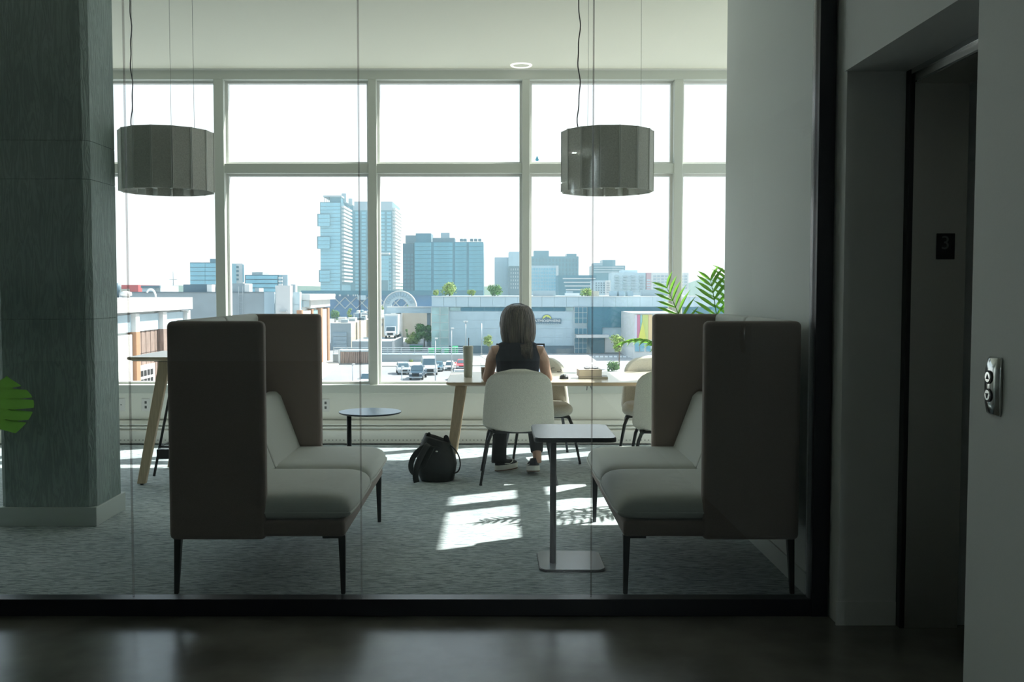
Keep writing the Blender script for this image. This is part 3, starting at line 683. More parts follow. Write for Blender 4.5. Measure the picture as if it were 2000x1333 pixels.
tag(MB().add([(c.x + 0.016 * s_ * math.cos(a), c.y + dy, c.z + 0.014 * math.sin(a) if math.sin(a) < 0.9 else c.z + 0.030) for dy in (0.0, 0.004) for s_ in (1,) for a in [2*math.pi*q/20 for q in range(20)]],
    [tuple(range(20)), tuple(range(39, 19, -1))] + [(j, (j+1) % 20, 20+(j+1) % 20, 20+j) for j in range(20)]).build('droplet_sticker', mat('blue vinyl', (0.10, 0.36, 0.55), 0.4), None), 'tiny blue droplet sticker on an upper window pane', 'sticker')

# ================================================================== BAG
bgc = F(848, 944, 0)
bag = thing('backpack', 'black leather bucket backpack slumped on the carpet', 'bag', (bgc.x, bgc.y + 0.12, 0))
def bring(z, cxx, hw, hd, n=28, ex=0.75, tilt=0.0, y=0.0):
    out = []
    for j in range(n):
        a = 2 * math.pi * j / n; x = hw * math.copysign(abs(math.cos(a)) ** ex, math.cos(a)); yy = hd * math.copysign(abs(math.sin(a)) ** ex, math.sin(a))
        wob = 0.006 * math.sin(3 * a + z * 22) + 0.004 * math.sin(7 * a - z * 31)
        out.append((cxx + x * (1 + wob * 4), y + yy * (1 + wob * 4), z + tilt * x + wob * 0.3))
    return out
rings = [bring(0.0, 0.015, 0.095, 0.085), bring(0.006, 0.015, 0.125, 0.105), bring(0.05, 0.012, 0.138, 0.115, tilt=0.02), bring(0.13, 0.010, 0.150, 0.118, tilt=-0.02), bring(0.20, 0.012, 0.142, 0.11, tilt=-0.10),
         bring(0.26, 0.018, 0.118, 0.10, tilt=-0.20), bring(0.305, 0.016, 0.098, 0.085, tilt=-0.28), bring(0.318, 0.016, 0.094, 0.080, tilt=-0.30), bring(0.300, 0.016, 0.085, 0.070, tilt=-0.30), bring(0.22, 0.016, 0.06, 0.05, tilt=-0.3)]
body = MB().loft(rings).build('body', M_bag, bag, smooth=True)
def strap(name, pts, w, t=0.22, up=(0, -1, 0.3)):
    return MB().tube(pts, w, 8, True, (t, up)).build(name, M_bag, bag, smooth=True)
def bez(ps, n=16):
    ps = [Vector(p) for p in ps]; out = []
    for i in range(n + 1):
        t = i / n; q = ps[:]
        while len(q) > 1: q = [q[j].lerp(q[j + 1], t) for j in range(len(q) - 1)]
        out.append(q[0])
    return out
strap('shoulder_strap', bez([(-0.04, -0.105, 0.285), (-0.11, -0.16, 0.20), (-0.15, -0.17, 0.08), (-0.125, -0.155, 0.012)]), 0.022)
strap('shoulder_strap', bez([(-0.06, -0.09, 0.27), (-0.17, -0.12, 0.22), (-0.20, -0.11, 0.10), (-0.145, -0.10, 0.065)]), 0.02)
strap('carry_strap', bez([(0.115, -0.04, 0.265), (0.19, -0.06, 0.22), (0.235, -0.06, 0.10), (0.17, -0.06, 0.015), (0.115, -0.06, 0.05), (0.125, -0.05, 0.13)], 24), 0.014, 0.35, (1, 0, 0.2))
strap('top_loop', bez([(0.075, -0.02, 0.285), (0.07, -0.02, 0.345), (0.095, -0.02, 0.345), (0.10, -0.02, 0.27)]), 0.012)
strap('top_loop', bez([(-0.055, 0.02, 0.32), (-0.05, 0.02, 0.36), (-0.035, 0.02, 0.355), (-0.045, 0.02, 0.31)]), 0.008)
MB().tube(bez([(-0.05, -0.098, 0.285), (0.0, -0.12, 0.25), (0.05, -0.115, 0.275)]), 0.004, 6).build('drawstring', M_bag, bag)
MB().tube(bez([(0.0, -0.115, 0.258), (-0.03, -0.135, 0.19), (-0.075, -0.14, 0.11)]), 0.004, 6).build('drawstring', M_bag, bag)
box('metal_tag', M_chrome, bag, 0.010, 0.028, -0.1215, -0.117, 0.226, 0.238, bevel=0.003)

# ================================================================== PLANTS
def leaflet_mesh():
    b = MB(); n = 7; L = []; R = []; Mi = []
    for i in range(n + 1):
        t = i / n; w = 0.5 * (math.sin(math.pi * min(1, t * 0.92 + 0.06)) ** 0.7) * (1 - t ** 4)
        z = -0.22 * t * t
        L.append((t, -w, z + 0.22 * w)); Mi.append((t, 0, z)); R.append((t, w, z + 0.22 * w))
    v = L + Mi + R; m = n + 1
    return b.add(v, [(i, i + 1, m + i + 1, m + i) for i in range(n)] + [(m + i, m + i + 1, 2*m + i + 1, 2*m + i) for i in range(n)]).mesh('leaflet')
LEAF = leaflet_mesh(); LEAF.materials.append(M_frond); LEAF.polygons.foreach_set('use_smooth', [True] * len(LEAF.polygons))
pc = Vector((1.60, 6.86, 0))
palm = thing('potted_palm', 'green potted palm in the alcove behind the right sofa', 'plant', pc)
MB().lathe([(0.13, 0), (0.15, 0.01), (0.185, 0.33), (0.185, 0.36), (0.165, 0.36), (0.155, 0.30)], 32).build('pot', M_pot, palm, smooth=True)
MB().lathe([(0.001, 0.31), (0.158, 0.305)], 24, caps=False).build('soil', M_soil, palm)
def frond(p0, p1, p2, ll, lw=0.030, n=13, side=(1, 0, 0), droop=0.3, t0=0.34):
    pts = bez([p0, p1, p2], 22); b = MB().tube(pts, [0.0075 * (1 - 0.75 * i / 22) for i in range(23)], 7)
    fr = b.build('frond', M_frond, palm, smooth=True)
    ps = [Vector(p) for p in (p0, p1, p2)]
    for i in range(n):
        t = t0 + (1 - t0) * i / (n - 1)
        q = ps[0] * (1-t)**2 + ps[1] * 2*t*(1-t) + ps[2] * t*t
        tg = ((ps[1]-ps[0]) * (1-t) + (ps[2]-ps[1]) * t).normalized()
        sd_ = Vector(side); sd_ = (sd_ - tg * sd_.dot(tg)).normalized()
        for s in (-1, 1):
            sw = 0.55 + 0.75 * (t - t0) / (1 - t0)
            d = (sd_ * s + tg * sw + Vector((random.uniform(-.05, .05), random.uniform(-.12, .12), -droop * (1 - t)))).normalized()
            yv = tg.cross(d).normalized(); yv = d.cross(yv).normalized(); zv = d.cross(yv)
            if zv.z < 0: yv = -yv; zv = -zv
            l = ll * (0.55 + 0.45 * math.sin(math.pi * (0.15 + 0.8 * (t - t0) / (1 - t0)))) * random.uniform(0.92, 1.06)
            o = bpy.data.objects.new('leaflet', LEAF); link(o, fr)
            M3 = Matrix((d * l, yv * lw, zv * l)).transposed().to_4x4(); M3.translation = q
            o.matrix_local = M3
    return fr
B = Vector((0, 0, 0.34))
def L_(px, py, Y): return P(px, py, Y) - pc
frond(B + Vector((-0.03, 0, 0)), L_(1352, 668, 6.75), L_(1303, 563, 6.62), 0.20, 0.022, 13, (1, 0.1, 0.25), 0.15)
frond(B + Vector((0, -0.03, 0)), L_(1408, 640, 6.70), L_(1388, 548, 6.62), 0.20, 0.024, 12, (1, -0.15, 0.1), 0.05)
frond(B + Vector((-0.02, -0.02, 0)), L_(1330, 640, 6.60), L_(1226, 668, 6.50), 0.17, 0.022, 12, (0.1, 1, 0), 0.9)
frond(B + Vector((0.01, -0.02, 0)), L_(1445, 640, 6.66), L_(1424, 543, 6.58), 0.22, 0.024, 12, (0.5, -0.6, 0.3), 0.1)
for k, (dx, dy, dz) in enumerate(((0.42, 0.05, 0.42), (0.25, 0.42, 0.45), (-0.15, 0.42, 0.5), (-0.20, -0.32, 0.50))):
    frond(B + Vector((dx * 0.05, dy * 0.05, 0)), B + Vector((dx * 0.35, dy * 0.35, dz * 0.75)), B + Vector((dx, dy, dz)), 0.21, 0.024, 11, (-dy, dx, 0.1) if dx or dy else (1, 0, 0), 0.4)

# monstera whose leaf reaches in from beyond the frame
mc = Vector((-3.02, 5.20, 0))
mon = thing('potted_monstera', 'leafy green monstera in front of the concrete column', 'plant', mc)
MB().lathe([(0.12, 0), (0.14, 0.01), (0.165, 0.30), (0.165, 0.33), (0.145, 0.33), (0.14, 0.28)], 28).build('pot', M_pot, mon, smooth=True)
MB().lathe([(0.001, 0.29), (0.142, 0.285)], 20, caps=False).build('soil', M_soil, mon)
def monstera_leaf(base, tip, up, size, stem_from):
    base = Vector(base); tip = Vector(tip); d = (tip - base); L = d.length; d.normalize()
    sdv = d.cross(Vector(up)).normalized(); nv_ = sdv.cross(d).normalized()
    b = MB(); n = 44
    for s in (-1, 1):
        inner = []; outer = []
        for i in range(n + 1):
            t = i / n
            w = L * 0.52 * (math.sin(math.pi * (t * 0.80 + 0.14)) ** 0.65) * (1 - t ** 6)
            ph = (t * 5.2) % 1.0
            notch = 0.42 if (ph < 0.16 and 0.12 < t < 0.9) else 1.0
            w *= notch
            lean = 0.30 * w
            inner.append(base + d * (L * t)); outer.append(base + d * (L * t - 0.10 * L * (1 - t) + lean * 0.5) + sdv * (s * w) - nv_ * (w * 0.22))
        mid = [a.lerp(q, 0.5) + nv_ * 0.008 for a, q in zip(inner, outer)]
        b.loft([inner, mid, outer], caps=False, closed=False)
    lf = b.build('leaf', M_mons, mon, smooth=True)
    MB().tube(bez([stem_from, (Vector(stem_from) + base) / 2 + Vector((0, 0, 0.10)), base]), [0.006] * 17, 6).build('stem', M_mons, lf, smooth=True)
def MP(px, py, Y): return P(px, py, Y) - mc
monstera_leaf(MP(-6, 838, 5.15), MP(14, 735, 5.28), (0.15, -1, 0.2), 1, (0.02, 0, 0.29))
monstera_leaf((0.05, -0.05, 0.75), (0.10, -0.12, 1.02), (0.2, -1, 0.2), 1, (0, 0.02, 0.29))
monstera_leaf((-0.20, 0.05, 0.62), (-0.38, 0.10, 0.78), (0.2, -0.6, 0.7), 1, (-0.02, 0, 0.29))
monstera_leaf((-0.08, 0.12, 0.80), (-0.16, 0.28, 1.02), (0.2, -0.7, 0.7), 1, (-0.01, 0.01, 0.29))
monstera_leaf((-0.12, -0.14, 0.55), (-0.24, -0.32, 0.62), (0, -0.2, 1), 1, (0, -0.02, 0.29))

# ================================================================== PERSON
per = thing('person', 'person with long brown hair in a black sleeveless top working at the table', 'person', (0.17, 7.42, 0))
O = Vector((0.17, 7.42, 0))
def remeshed(b, name, m, parent, vox, smooth_it=6, fac=0.5):
    o = b.build(name, m, parent, smooth=True, world=True)
    r_ = o.modifiers.new('r', 'REMESH'); r_.mode = 'VOXEL'; r_.voxel_size = vox; r_.use_smooth_shade = True
    if smooth_it:
        s_ = o.modifiers.new('s', 'SMOOTH'); s_.iterations = smooth_it; s_.factor = fac
    freeze(o)
    o.data.materials.clear(); o.data.materials.append(m)
    o.data.polygons.foreach_set('use_smooth', [True] * len(o.data.polygons))
    return o
def sect(c, rx, ry, n=20, tilt=0.0):
    return [Vector((c[0] + rx * math.cos(2*math.pi*j/n), c[1] + ry * math.sin(2*math.pi*j/n) * math.cos(tilt), c[2] + ry * math.sin(2*math.pi*j/n) * math.sin(tilt))) for j in range(n)]
# joints
hipL, hipR = Vector((0.085, 7.36, 0.545)), Vector((0.255, 7.36, 0.545))
kneeL, kneeR = Vector((0.045, 7.79, 0.535)), Vector((0.300, 7.74, 0.530))
ankL, ankR = Vector((0.030, 7.715, 0.105)), Vector((0.320, 7.505, 0.140))
shL, shR = Vector((0.004, 7.425, 0.952)), Vector((0.332, 7.430, 0.950))
elL, elR = Vector((-0.060, 7.535, 0.745)), Vector((0.400, 7.540, 0.745))
wrL, wrR = Vector((0.050, 7.760, 0.748)), Vector((0.310, 7.765, 0.748))
spine = [((0.17, 7.335, 0.47), 0.17, 0.12), ((0.17, 7.335, 0.54), 0.175, 0.125), ((0.17, 7.335, 0.64), 0.150, 0.105), ((0.17, 7.350, 0.74), 0.140, 0.098), ((0.17, 7.375, 0.84), 0.152, 0.104),
         ((0.168, 7.400, 0.92), 0.160, 0.100), ((0.168, 7.418, 0.975), 0.148, 0.080), ((0.168, 7.430, 1.008), 0.095, 0.062)]
body = MB()
body.loft([sect(*s_) for s_ in spine] + [sect((0.168, 7.445, 1.035), 0.060, 0.056), sect((0.167, 7.46, 1.075), 0.054, 0.055), sect((0.166, 7.475, 1.11), 0.054, 0.058)])
hd = Vector((0.166, 7.505, 1.185))
body.ell(hd, (0.077, 0.096, 0.108), 24, 16)
body.ell(hd + Vector((0, 0.03, -0.055)), (0.055, 0.062, 0.058), 16, 10)             # jaw
body.tube([hd + Vector((0, 0.088, 0.012)), hd + Vector((0, 0.112, -0.022)), hd + Vector((0, 0.092, -0.030))], [0.008, 0.014, 0.012], 8)   # nose
for s in (-1, 1): body.ell(hd + Vector((s * 0.078, -0.005, -0.012)), (0.010, 0.020, 0.030), 10, 8)
body.tube([hd + Vector((-0.022, 0.088, -0.055)), hd + Vector((0, 0.098, -0.057)), hd + Vector((0.022, 0.088, -0.055))], [0.006, 0.010, 0.006], 8)
for sh, elb, wr, s in ((shL, elL, wrL, -1), (shR, elR, wrR, 1)):
    body.tube([sh + Vector((-s * 0.07, 0.0, 0.005)), sh, sh.lerp(elb, 0.3) + Vector((s * 0.010, 0, 0)), sh.lerp(elb, 0.7), elb], [0.050, 0.053, 0.046, 0.041, 0.037], 14)
    body.tube([elb, elb.lerp(wr, 0.25), elb.lerp(wr, 0.65), wr], [0.037, 0.041, 0.034, 0.026], 14)
    body.ell(elb, (0.038, 0.038, 0.038), 12, 8)
    # hand: palm, four fingers, thumb
    f = (wr - elb); f.z = 0; f.normalize(); side = Vector((f.y, -f.x, 0)) * s
    pal = wr + f * 0.055
    body.tube([wr, wr + f * 0.03, pal + f * 0.03], [(0.026, 0.018), (0.036, 0.015), (0.040, 0.013)], 12, True, (0.5, (0, 0, 1)))
    for q, ln in enumerate((0.066, 0.076, 0.070, 0.054)):
        st_ = pal + f * 0.025 + side * (-0.030 + 0.020 * q)
        body.tube([st_, st_ + f * ln * 0.42 + Vector((0, 0, 0.012)), st_ + f * ln * 0.78 + Vector((0, 0, 0.004)), st_ + f * ln * 0.95 + Vector((0, 0, -0.010))], [0.0088, 0.0082, 0.0075, 0.0065], 8)
    tb = wr + f * 0.022 - side * 0.022
    body.tube([tb, tb + f * 0.028 - side * 0.022, tb + f * 0.058 - side * 0.026 + Vector((0, 0, -0.006))], [0.012, 0.0105, 0.008], 8)
for hp, kn, an in ((hipL, kneeL, ankL), (hipR, kneeR, ankR)):
    body.tube([hp, hp.lerp(kn, 0.5), kn], [0.080, 0.068, 0.052], 14); body.ell(kn, (0.052, 0.055, 0.052), 12, 8)
    body.tube([kn, kn.lerp(an, 0.3) + Vector((0, -0.015, 0)), kn.lerp(an, 0.7), an, an + Vector((0, 0, -0.04))], [0.050, 0.053, 0.040, 0.033, 0.033], 14)
remeshed(body, 'body', M_skin, per, 0.0052, 6)
for s in (-1, 1):
    MB().ell(hd + Vector((s * 0.030, 0.082, 0.006)), (0.011, 0.010, 0.008), 12, 8).build('eye', M_white, per, smooth=True, world=True)
    MB().ell(hd + Vector((s * 0.030, 0.0905, 0.006)), (0.005, 0.003, 0.005), 10, 6).build('iris', M_hair, per, smooth=True, world=True)
    MB().tube([hd + Vector((s * 0.015, 0.091, 0.028)), hd + Vector((s * 0.032, 0.089, 0.033)), hd + Vector((s * 0.048, 0.078, 0.027))], 0.003, 6).build('eyebrow', M_hair, per, world=True)
MB().tube([hd + Vector((-0.020, 0.097, -0.056)), hd + Vector((0, 0.105, -0.057)), hd + Vector((0.020, 0.097, -0.056))], [0.003, 0.006, 0.003], 8).build('lips', mat('lips', (0.42, 0.16, 0.14), 0.4), per, smooth=True, world=True)
# clothing
top = MB()
top.loft([sect((c_[0], c_[1], c_[2]), rx + 0.008, ry + 0.008) for c_, rx, ry in spine[:7]] + [sect((0.168, 7.428, 1.012), 0.112, 0.072), sect((0.168, 7.440, 1.032), 0.070, 0.064), sect((0.168, 7.447, 1.046), 0.062, 0.062)])
for s, sh in ((-1, shL), (1, shR)):
    top.tube([(0.168 + s * 0.050, 7.434, 1.006), (0.168 + s * 0.088, 7.430, 0.982), (0.168 + s * 0.101, 7.422, 0.93), (0.168 + s * 0.104, 7.405, 0.86)], [0.044, 0.061, 0.068, 0.058], 14)
remeshed(top, 'sleeveless_top', M_shirt, per, 0.006, 4)
pn = MB()
pn.loft([sect((0.17, 7.335, 0.455), 0.17, 0.12), sect((0.17, 7.335, 0.50), 0.186, 0.138), sect((0.17, 7.335, 0.58), 0.180, 0.132), sect((0.17, 7.338, 0.65), 0.158, 0.115)])
for hp, kn, an, cut, r3 in ((hipL, kneeL, ankL, 1.10, 0.060), (hipR, kneeR, ankR, 0.90, 0.047)):
    pn.tube([hp, hp.lerp(kn, 0.5), kn], [0.092, 0.080, 0.064], 16); pn.ell(kn, (0.064, 0.066, 0.064), 14, 8)
    pn.tube([kn, kn.lerp(an, 0.3) + Vector((0, -0.015, 0)), kn.lerp(an, 0.65), kn.lerp(an, cut)], [0.062, 0.066, 0.056, r3], 16)
remeshed(pn, 'trousers', M_pants, per, 0.007, 3)
# shoes (local: toe towards +y)
def shoe(loc, yaw, pitch, roll=0.0):
    r_ = bpy.data.objects.new('shoe', None)
    n = 14
    def outl(k, z, w=1.0):
        o_ = []
        for j in range(28):
            a = 2 * math.pi * j / 28; y = 0.125 * math.sin(a); t = (y + 0.125) / 0.25
            hw = (0.034 + 0.012 * math.sin(math.pi * min(1, t * 0.85)) + 0.004 * t) * w
            o_.append((hw * math.copysign(abs(math.cos(a)) ** 0.7, math.cos(a)) + 0.004 * t, y * (0.98 if w < 1 else 1.0), z))
        return o_
    me = MB().loft([outl(0, 0.008), outl(0, 0.046), ]).build('shoe', M_rubber, per, bevel=0.003)
    MB().loft([outl(0, 0.0, 0.97), outl(0, 0.009, 0.99)]).build('outsole', M_gum, me)
    up = []
    for z, y0, y1, w in ((0.044, -0.122, 0.120, 0.96), (0.058, -0.122, 0.112, 0.94), (0.070, -0.120, 0.070, 0.86), (0.090, -0.118, 0.010, 0.78), (0.102, -0.118, -0.018, 0.72)):
        ring = []
        for j in range(28):
            a = 2 * math.pi * j / 28; y = (y0 + y1) / 2 + (y1 - y0) / 2 * math.sin(a); t = (y + 0.125) / 0.25
            hw = (0.034 + 0.012 * math.sin(math.pi * min(1, max(0, t) * 0.85))) * w
            ring.append((hw * math.copysign(abs(math.cos(a)) ** 0.75, math.cos(a)) + 0.004 * t, y, z + (0.012 * (-(y - y0) / (y1 - y0)) if z > 0.085 else 0)))
        up.append(ring)
    MB().loft(up).build('upper', M_canvas, me, smooth=True)
    for s in (-1, 1):
        MB().tube([(s * 0.040, -0.06, 0.058), (s * 0.045, -0.01, 0.050), (s * 0.043, 0.03, 0.062), (s * 0.032, 0.05, 0.078)], 0.004, 6, True, (0.5, (s, 0, 0.3))).build('side_stripe', M_rubber, me)
    for q in range(4): MB().tube([(-0.020, 0.012 + q * 0.016, 0.096 - q * 0.0075), (0.003, 0.012 + q * 0.016, 0.102 - q * 0.0075), (0.026, 0.012 + q * 0.016, 0.096 - q * 0.0075)], 0.003, 6).build('lace', M_rubber, me)
    me.location = Vector(loc) - O; me.rotation_euler = (pitch, roll, yaw); bpy.data.objects.remove(r_)
shoe((0.085, 7.78, 0.002), -0.72, 0.0)
shoe((0.292, 7.575, 0.022), 0.16, -0.16)
# hair
def hairring(c_, rx, ry, z, n=72, amp=0.004, open_front=0.0, seed=0):
    out = []
    for j in range(n):
        a = 2 * math.pi * j / n
        w = amp * (math.sin(a * 17 + seed) + 0.7 * math.sin(a * 29 + 2 * seed) + 0.5 * math.sin(a * 41 + z * 9))
        fr_ = 1.0 if math.sin(a) < 0 or z > 1.262 else (0.45 if z < 1.235 else 0.45 + 0.55 * (z - 1.235) / 0.027)
        out.append((c_[0] + (rx + w) * math.cos(a), c_[1] + (ry * fr_ + w) * math.sin(a), z))
    return out
hx, hy = 0.170, 7.492
hr = MB()
levels = [(1.306, 0.012, 0.012, 0), (1.303, 0.045, 0.055, 0), (1.290, 0.080, 0.088, 0.0), (1.265, 0.105, 0.108, 0.0), (1.225, 0.120, 0.116, -0.004), (1.18, 0.126, 0.112, -0.010), (1.13, 0.129, 0.103, -0.020), (1.085, 0.128, 0.092, -0.032), (1.045, 0.120, 0.078, -0.045), (1.015, 0.108, 0.062, -0.060), (0.995, 0.095, 0.045, -0.072)]
hr.loft([hairring((hx + (1.3 - z) * 0.010, hy + dy), rx, ry, z, amp=0.0004 + 0.0035 * min(1, (1.306 - z) * 6)) for z, rx, ry, dy in levels])
hr_o = hr.build('hair', M_hair, per, smooth=True, world=True)
# loose strands follow the hair surface from the crown and hang free at the hem
def hsurf(a, z, off):
    for (z0, x0_, y0_, d0), (z1, x1_, y1_, d1) in zip(levels, levels[1:]):
        if z1 <= z <= z0:
            t = (z0 - z) / (z0 - z1)
            return Vector((hx + (1.3 - z) * 0.010 + (x0_ + (x1_ - x0_) * t + off) * math.cos(a), hy + d0 + (d1 - d0) * t + (y0_ + (y1_ - y0_) * t + off) * math.sin(a), z))
b = MB()
ZS = (1.302, 1.29, 1.265, 1.225, 1.18, 1.13, 1.085, 1.05)
for q in range(130):
    a = math.radians(185 + 170 * random.random()); da = random.uniform(-0.10, 0.10)
    lock = math.radians(278) < a < math.radians(325)
    pts = [hsurf(a + da * i / 7, z, 0.0006 + 0.0012 * random.random()) for i, z in enumerate(ZS)]
    e = pts[-1]
    if lock:
        u_ = (a - math.radians(278)) / math.radians(47); xe = 0.200 + 0.072 * u_ + random.uniform(-0.010, 0.010)
        pts += [Vector((e.x * 0.6 + xe * 0.4, min(e.y, 7.372), 1.015)), Vector((e.x * 0.25 + xe * 0.75, 7.318, 0.985)), Vector((xe, 7.293, random.uniform(0.935, 0.965))), Vector((xe + 0.003, 7.289, random.uniform(0.905, 0.945) - 0.01 * u_))]
    else:
        pts += [hsurf(a + da, 1.02, 0.001), Vector((e.x * 0.97 + 0.005, e.y + 0.006, 1.0)), Vector((e.x * 0.96 + 0.007, e.y + 0.010, random.uniform(0.972, 0.995)))]
    k_ = len(pts); w_ = random.uniform(0.004, 0.0075)
    b.tube(pts, [(w_ * min(1, 0.4 + 0.2 * i) * (1 if i < k_ - 3 else (0.75, 0.5, 0.12)[i - k_ + 3]), 0.0016) for i in range(k_)], 6, True, (0.3, (math.cos(a), math.sin(a), 0.3)))
tag(b.build('hair_strands', M_hair, hr_o, smooth=True, world=True), kind='stuff')
hp_ = thing('headphones', 'slim dark headphones worn over the brown hair', 'headphones', (0.168, 7.50, 1.19))
MB().tube([(0.127 * math.cos(math.radians(a)), -0.005, 0.119 * math.sin(math.radians(a)) + 0.002) for a in range(-8, 189, 7)], 0.006, 8, True, (0.5, (1, 0, 0))).build('headband', M_leg, hp_, smooth=True)
for s in (-1, 1): MB().ell((s * 0.122, 0.0, -0.035), (0.014, 0.030, 0.036), 16, 10).build('ear_cup', M_leg, hp_, smooth=True)

# ================================================================== OUTSIDE
G = -10.6
X_white = mat('white stucco', (0.66, 0.66, 0.645), 0.8, noise_scale=0.6, var=0.03)
X_pale = mat('pale grey panel', (0.45, 0.565, 0.62), 0.7, noise_scale=0.5, var=0.04)
X_grey = mat('blue grey cladding', (0.33, 0.41, 0.46), 0.7, noise_scale=0.5, var=0.05)
X_mid = mat('grey render', (0.34, 0.39, 0.41), 0.8, noise_scale=0.5, var=0.06)
X_dark = mat('slate cladding', (0.11, 0.17, 0.21), 0.5)
X_gl = mat('blue curtain glass', (0.18, 0.43, 0.54), 0.3, spec=0.4, noise_scale=0.12, var=0.10)
X_gl2 = mat('teal curtain glass', (0.06, 0.18, 0.245), 0.3, spec=0.3, noise_scale=0.1, var=0.12)
X_gl3 = mat('deep blue glass', (0.04, 0.17, 0.36), 0.15, spec=0.8)
X_gl4 = mat('green clear glass', (0.30, 0.47, 0.47), 0.12, spec=0.8, noise_scale=0.4, var=0.2)
X_slab = mat('white balcony', (0.62, 0.63, 0.62), 0.7)
X_line = mat('dark spandrel', (0.035, 0.11, 0.16), 0.5)
X_cream = mat('cream wall', (0.50, 0.45, 0.37), 0.8, noise_scale=0.5, var=0.04)
X_brown = mat('brown trim', (0.40, 0.22, 0.13), 0.7)
X_plank = mat('weathered planks', (0.27, 0.20, 0.17), 0.8, noise_scale=1.5, stretch=(9, 9, 0.5), var=0.35)
X_asph = mat('asphalt', (0.28, 0.29, 0.30), 0.9, noise_scale=0.12, var=0.10, detail=8)
X_pave = mat('pale concrete paving', (0.55, 0.53, 0.48), 0.9, noise_scale=0.3, var=0.05)
X_line_w = mat('road paint', (0.80, 0.80, 0.78), 0.8)
X_green = mat('green dumpster', (0.03, 0.33, 0.14), 0.5)
X_metal = mat('galvanised steel', (0.42, 0.47, 0.50), 0.45, metal=0.4)
X_red = mat('red cladding', (0.50, 0.06, 0.06), 0.6)
X_leaf = mat('town foliage', (0.10, 0.22, 0.045), 0.7, noise_scale=1.2, var=0.4)
X_leafy = mat('yellow green foliage', (0.26, 0.36, 0.08), 0.7, noise_scale=1.2, var=0.35)
X_bark = mat('bark', (0.12, 0.09, 0.07), 0.9)
X_tyre = mat('tyre', (0.015, 0.016, 0.018), 0.8)
X_cglass = mat('car glass', (0.05, 0.10, 0.13), 0.08, spec=0.8)
X_gmark = mat('sign marks', (0.30, 0.42, 0.50), 0.6)

ground = MB().box(-900, 1100, 9.6, 1800, G - 1, G)
struct('ground', X_asph, ground, 'sunlit asphalt of the parking lot and streets')
def facade(name, label, px0, px1, py, Y, depth, m, base=G, cat='building', part='wall'):
    a, c_ = P(px0, py, Y), P(px1, py, Y)
    r = thing(name, label, cat, ((a.x + c_.x) / 2, Y + depth / 2, base))
    w = MB().box(a.x, c_.x, Y, Y + depth, base, a.z).build(part, m, r, world=True)
    return r
def fx(r, part, m, px0, px1, py0, py1, Y, d=0.3, parent=None):     # block on a facade, standing d proud of Y
    a, c_ = P(px0, py0, Y), P(px1, py1, Y)
    return MB().box(a.x, c_.x, Y - d, Y + 0.05, c_.z, a.z).build(part, m, r if parent is None else parent, world=True)
def onroof(r, part, m, px0, px1, py0, py1, Y, d):
    a, c_ = P(px0, py0, Y), P(px1, py1, Y)
    return MB().box(a.x, c_.x, Y, Y + d, c_.z, a.z).build(part, m, r, world=True)
def rows(r, part, m, px0, px1, py0, py1, n, Y, gap=0.16, d=0.3, cols=1, cgap=0.06):
    h = (py1 - py0) / n; w = (px1 - px0) / cols; shared = None
    for i in range(n):
        for j in range(cols):
            a = P(px0 + w * (j + cgap / 2), py0 + h * (i + gap / 2), Y); c_ = P(px0 + w * (j + 1 - cgap / 2), py0 + h * (i + 1 - gap / 2), Y)
            if shared is None:
                shared = MB().box(0, c_.x - a.x, -d, 0.05, c_.z - a.z, 0).mesh(part); shared.materials.append(m)
            o = bpy.data.objects.new(part, shared); link(o, r); o.location = a - r.location
def sidebands(r, part, m, px, Y0, Y1, py0, py1, n, d=0.8, fill=0.45):   # slabs along the right (+X) flank
    xf = P(px, py0, Y0).x; h = (py1 - py0) / n; shared = None
    for i in range(n):
        z1 = P(px, py0 + h * i, Y0).z; z0 = P(px, py0 + h * (i + fill), Y0).z
        if shared is None:
            shared = MB().box(0, d, 0, Y1 - Y0, z0 - z1, 0).mesh(part); shared.materials.append(m)
        o = bpy.data.objects.new(part, shared); link(o, r); o.location = Vector((xf - 0.05, Y0, z1)) - r.location

# ---- towers
t = facade('tower', 'tall blue glass tower with shifted box bays and white side balconies', 625, 666, 395, 800, 50, X_line)
rows(t, 'window_band', X_gl, 625, 666, 396, 571, 24, 800, 0.12, 0.4)
for (a0, a1, b0, b1) in ((620.8, 645, 418.5, 442.5), (620.4, 645, 462.5, 486.5), (624, 645, 528, 551.5)):
    fx(t, 'box_bay', X_line, a0, a1, b0, b1, 800, 3.0); rows(t, 'window_band', X_gl, a0 + 0.3, a1 - 0.3, b0 + 0.5, b1 - 0.5, 3, 797, 0.10, 0.3)
sidebands(t, 'balcony', X_slab, 666, 802, 848, 402, 555, 21, 2.4, 0.42)
onroof(t, 'roof_canopy', X_mid, 631, 667, 382, 385, 800, 40); onroof(t, 'penthouse', X_gl2, 644, 666, 385, 395, 802, 30); onroof(t, 'chimney', X_grey, 667, 676, 378, 395, 815, 14)
for q in (633, 638, 641): onroof(t, 'canopy_post', X_mid, q, q + 0.7, 384, 395, 801, 1)
onroof(t, 'roof_box', X_grey, 678, 688, 388, 400, 830, 12)
t = facade('tower', 'wide blue grey residential tower behind the mullion with white balconies', 672, 766, 394, 880, 70, X_gl2)
rows(t, 'window_band', X_gl, 692, 766, 413, 570, 22, 880, 0.35, 0.3, 6, 0.35)
fx(t, 'crown_panel', X_grey, 690, 766, 395, 411, 880, 0.4)
sidebands(t, 'balcony', X_slab, 766, 882, 948, 406, 568, 24, 3.0, 0.5)
fx(t, 'podium_block', X_line, 736, 760, 497, 571, 880, 8); rows(t, 'window_band', X_gl, 736, 760, 500, 548, 6, 872, 0.1, 0.3)
fx(t, 'podium_cornice', X_slab, 733, 762, 494.5, 497.5, 880, 9)
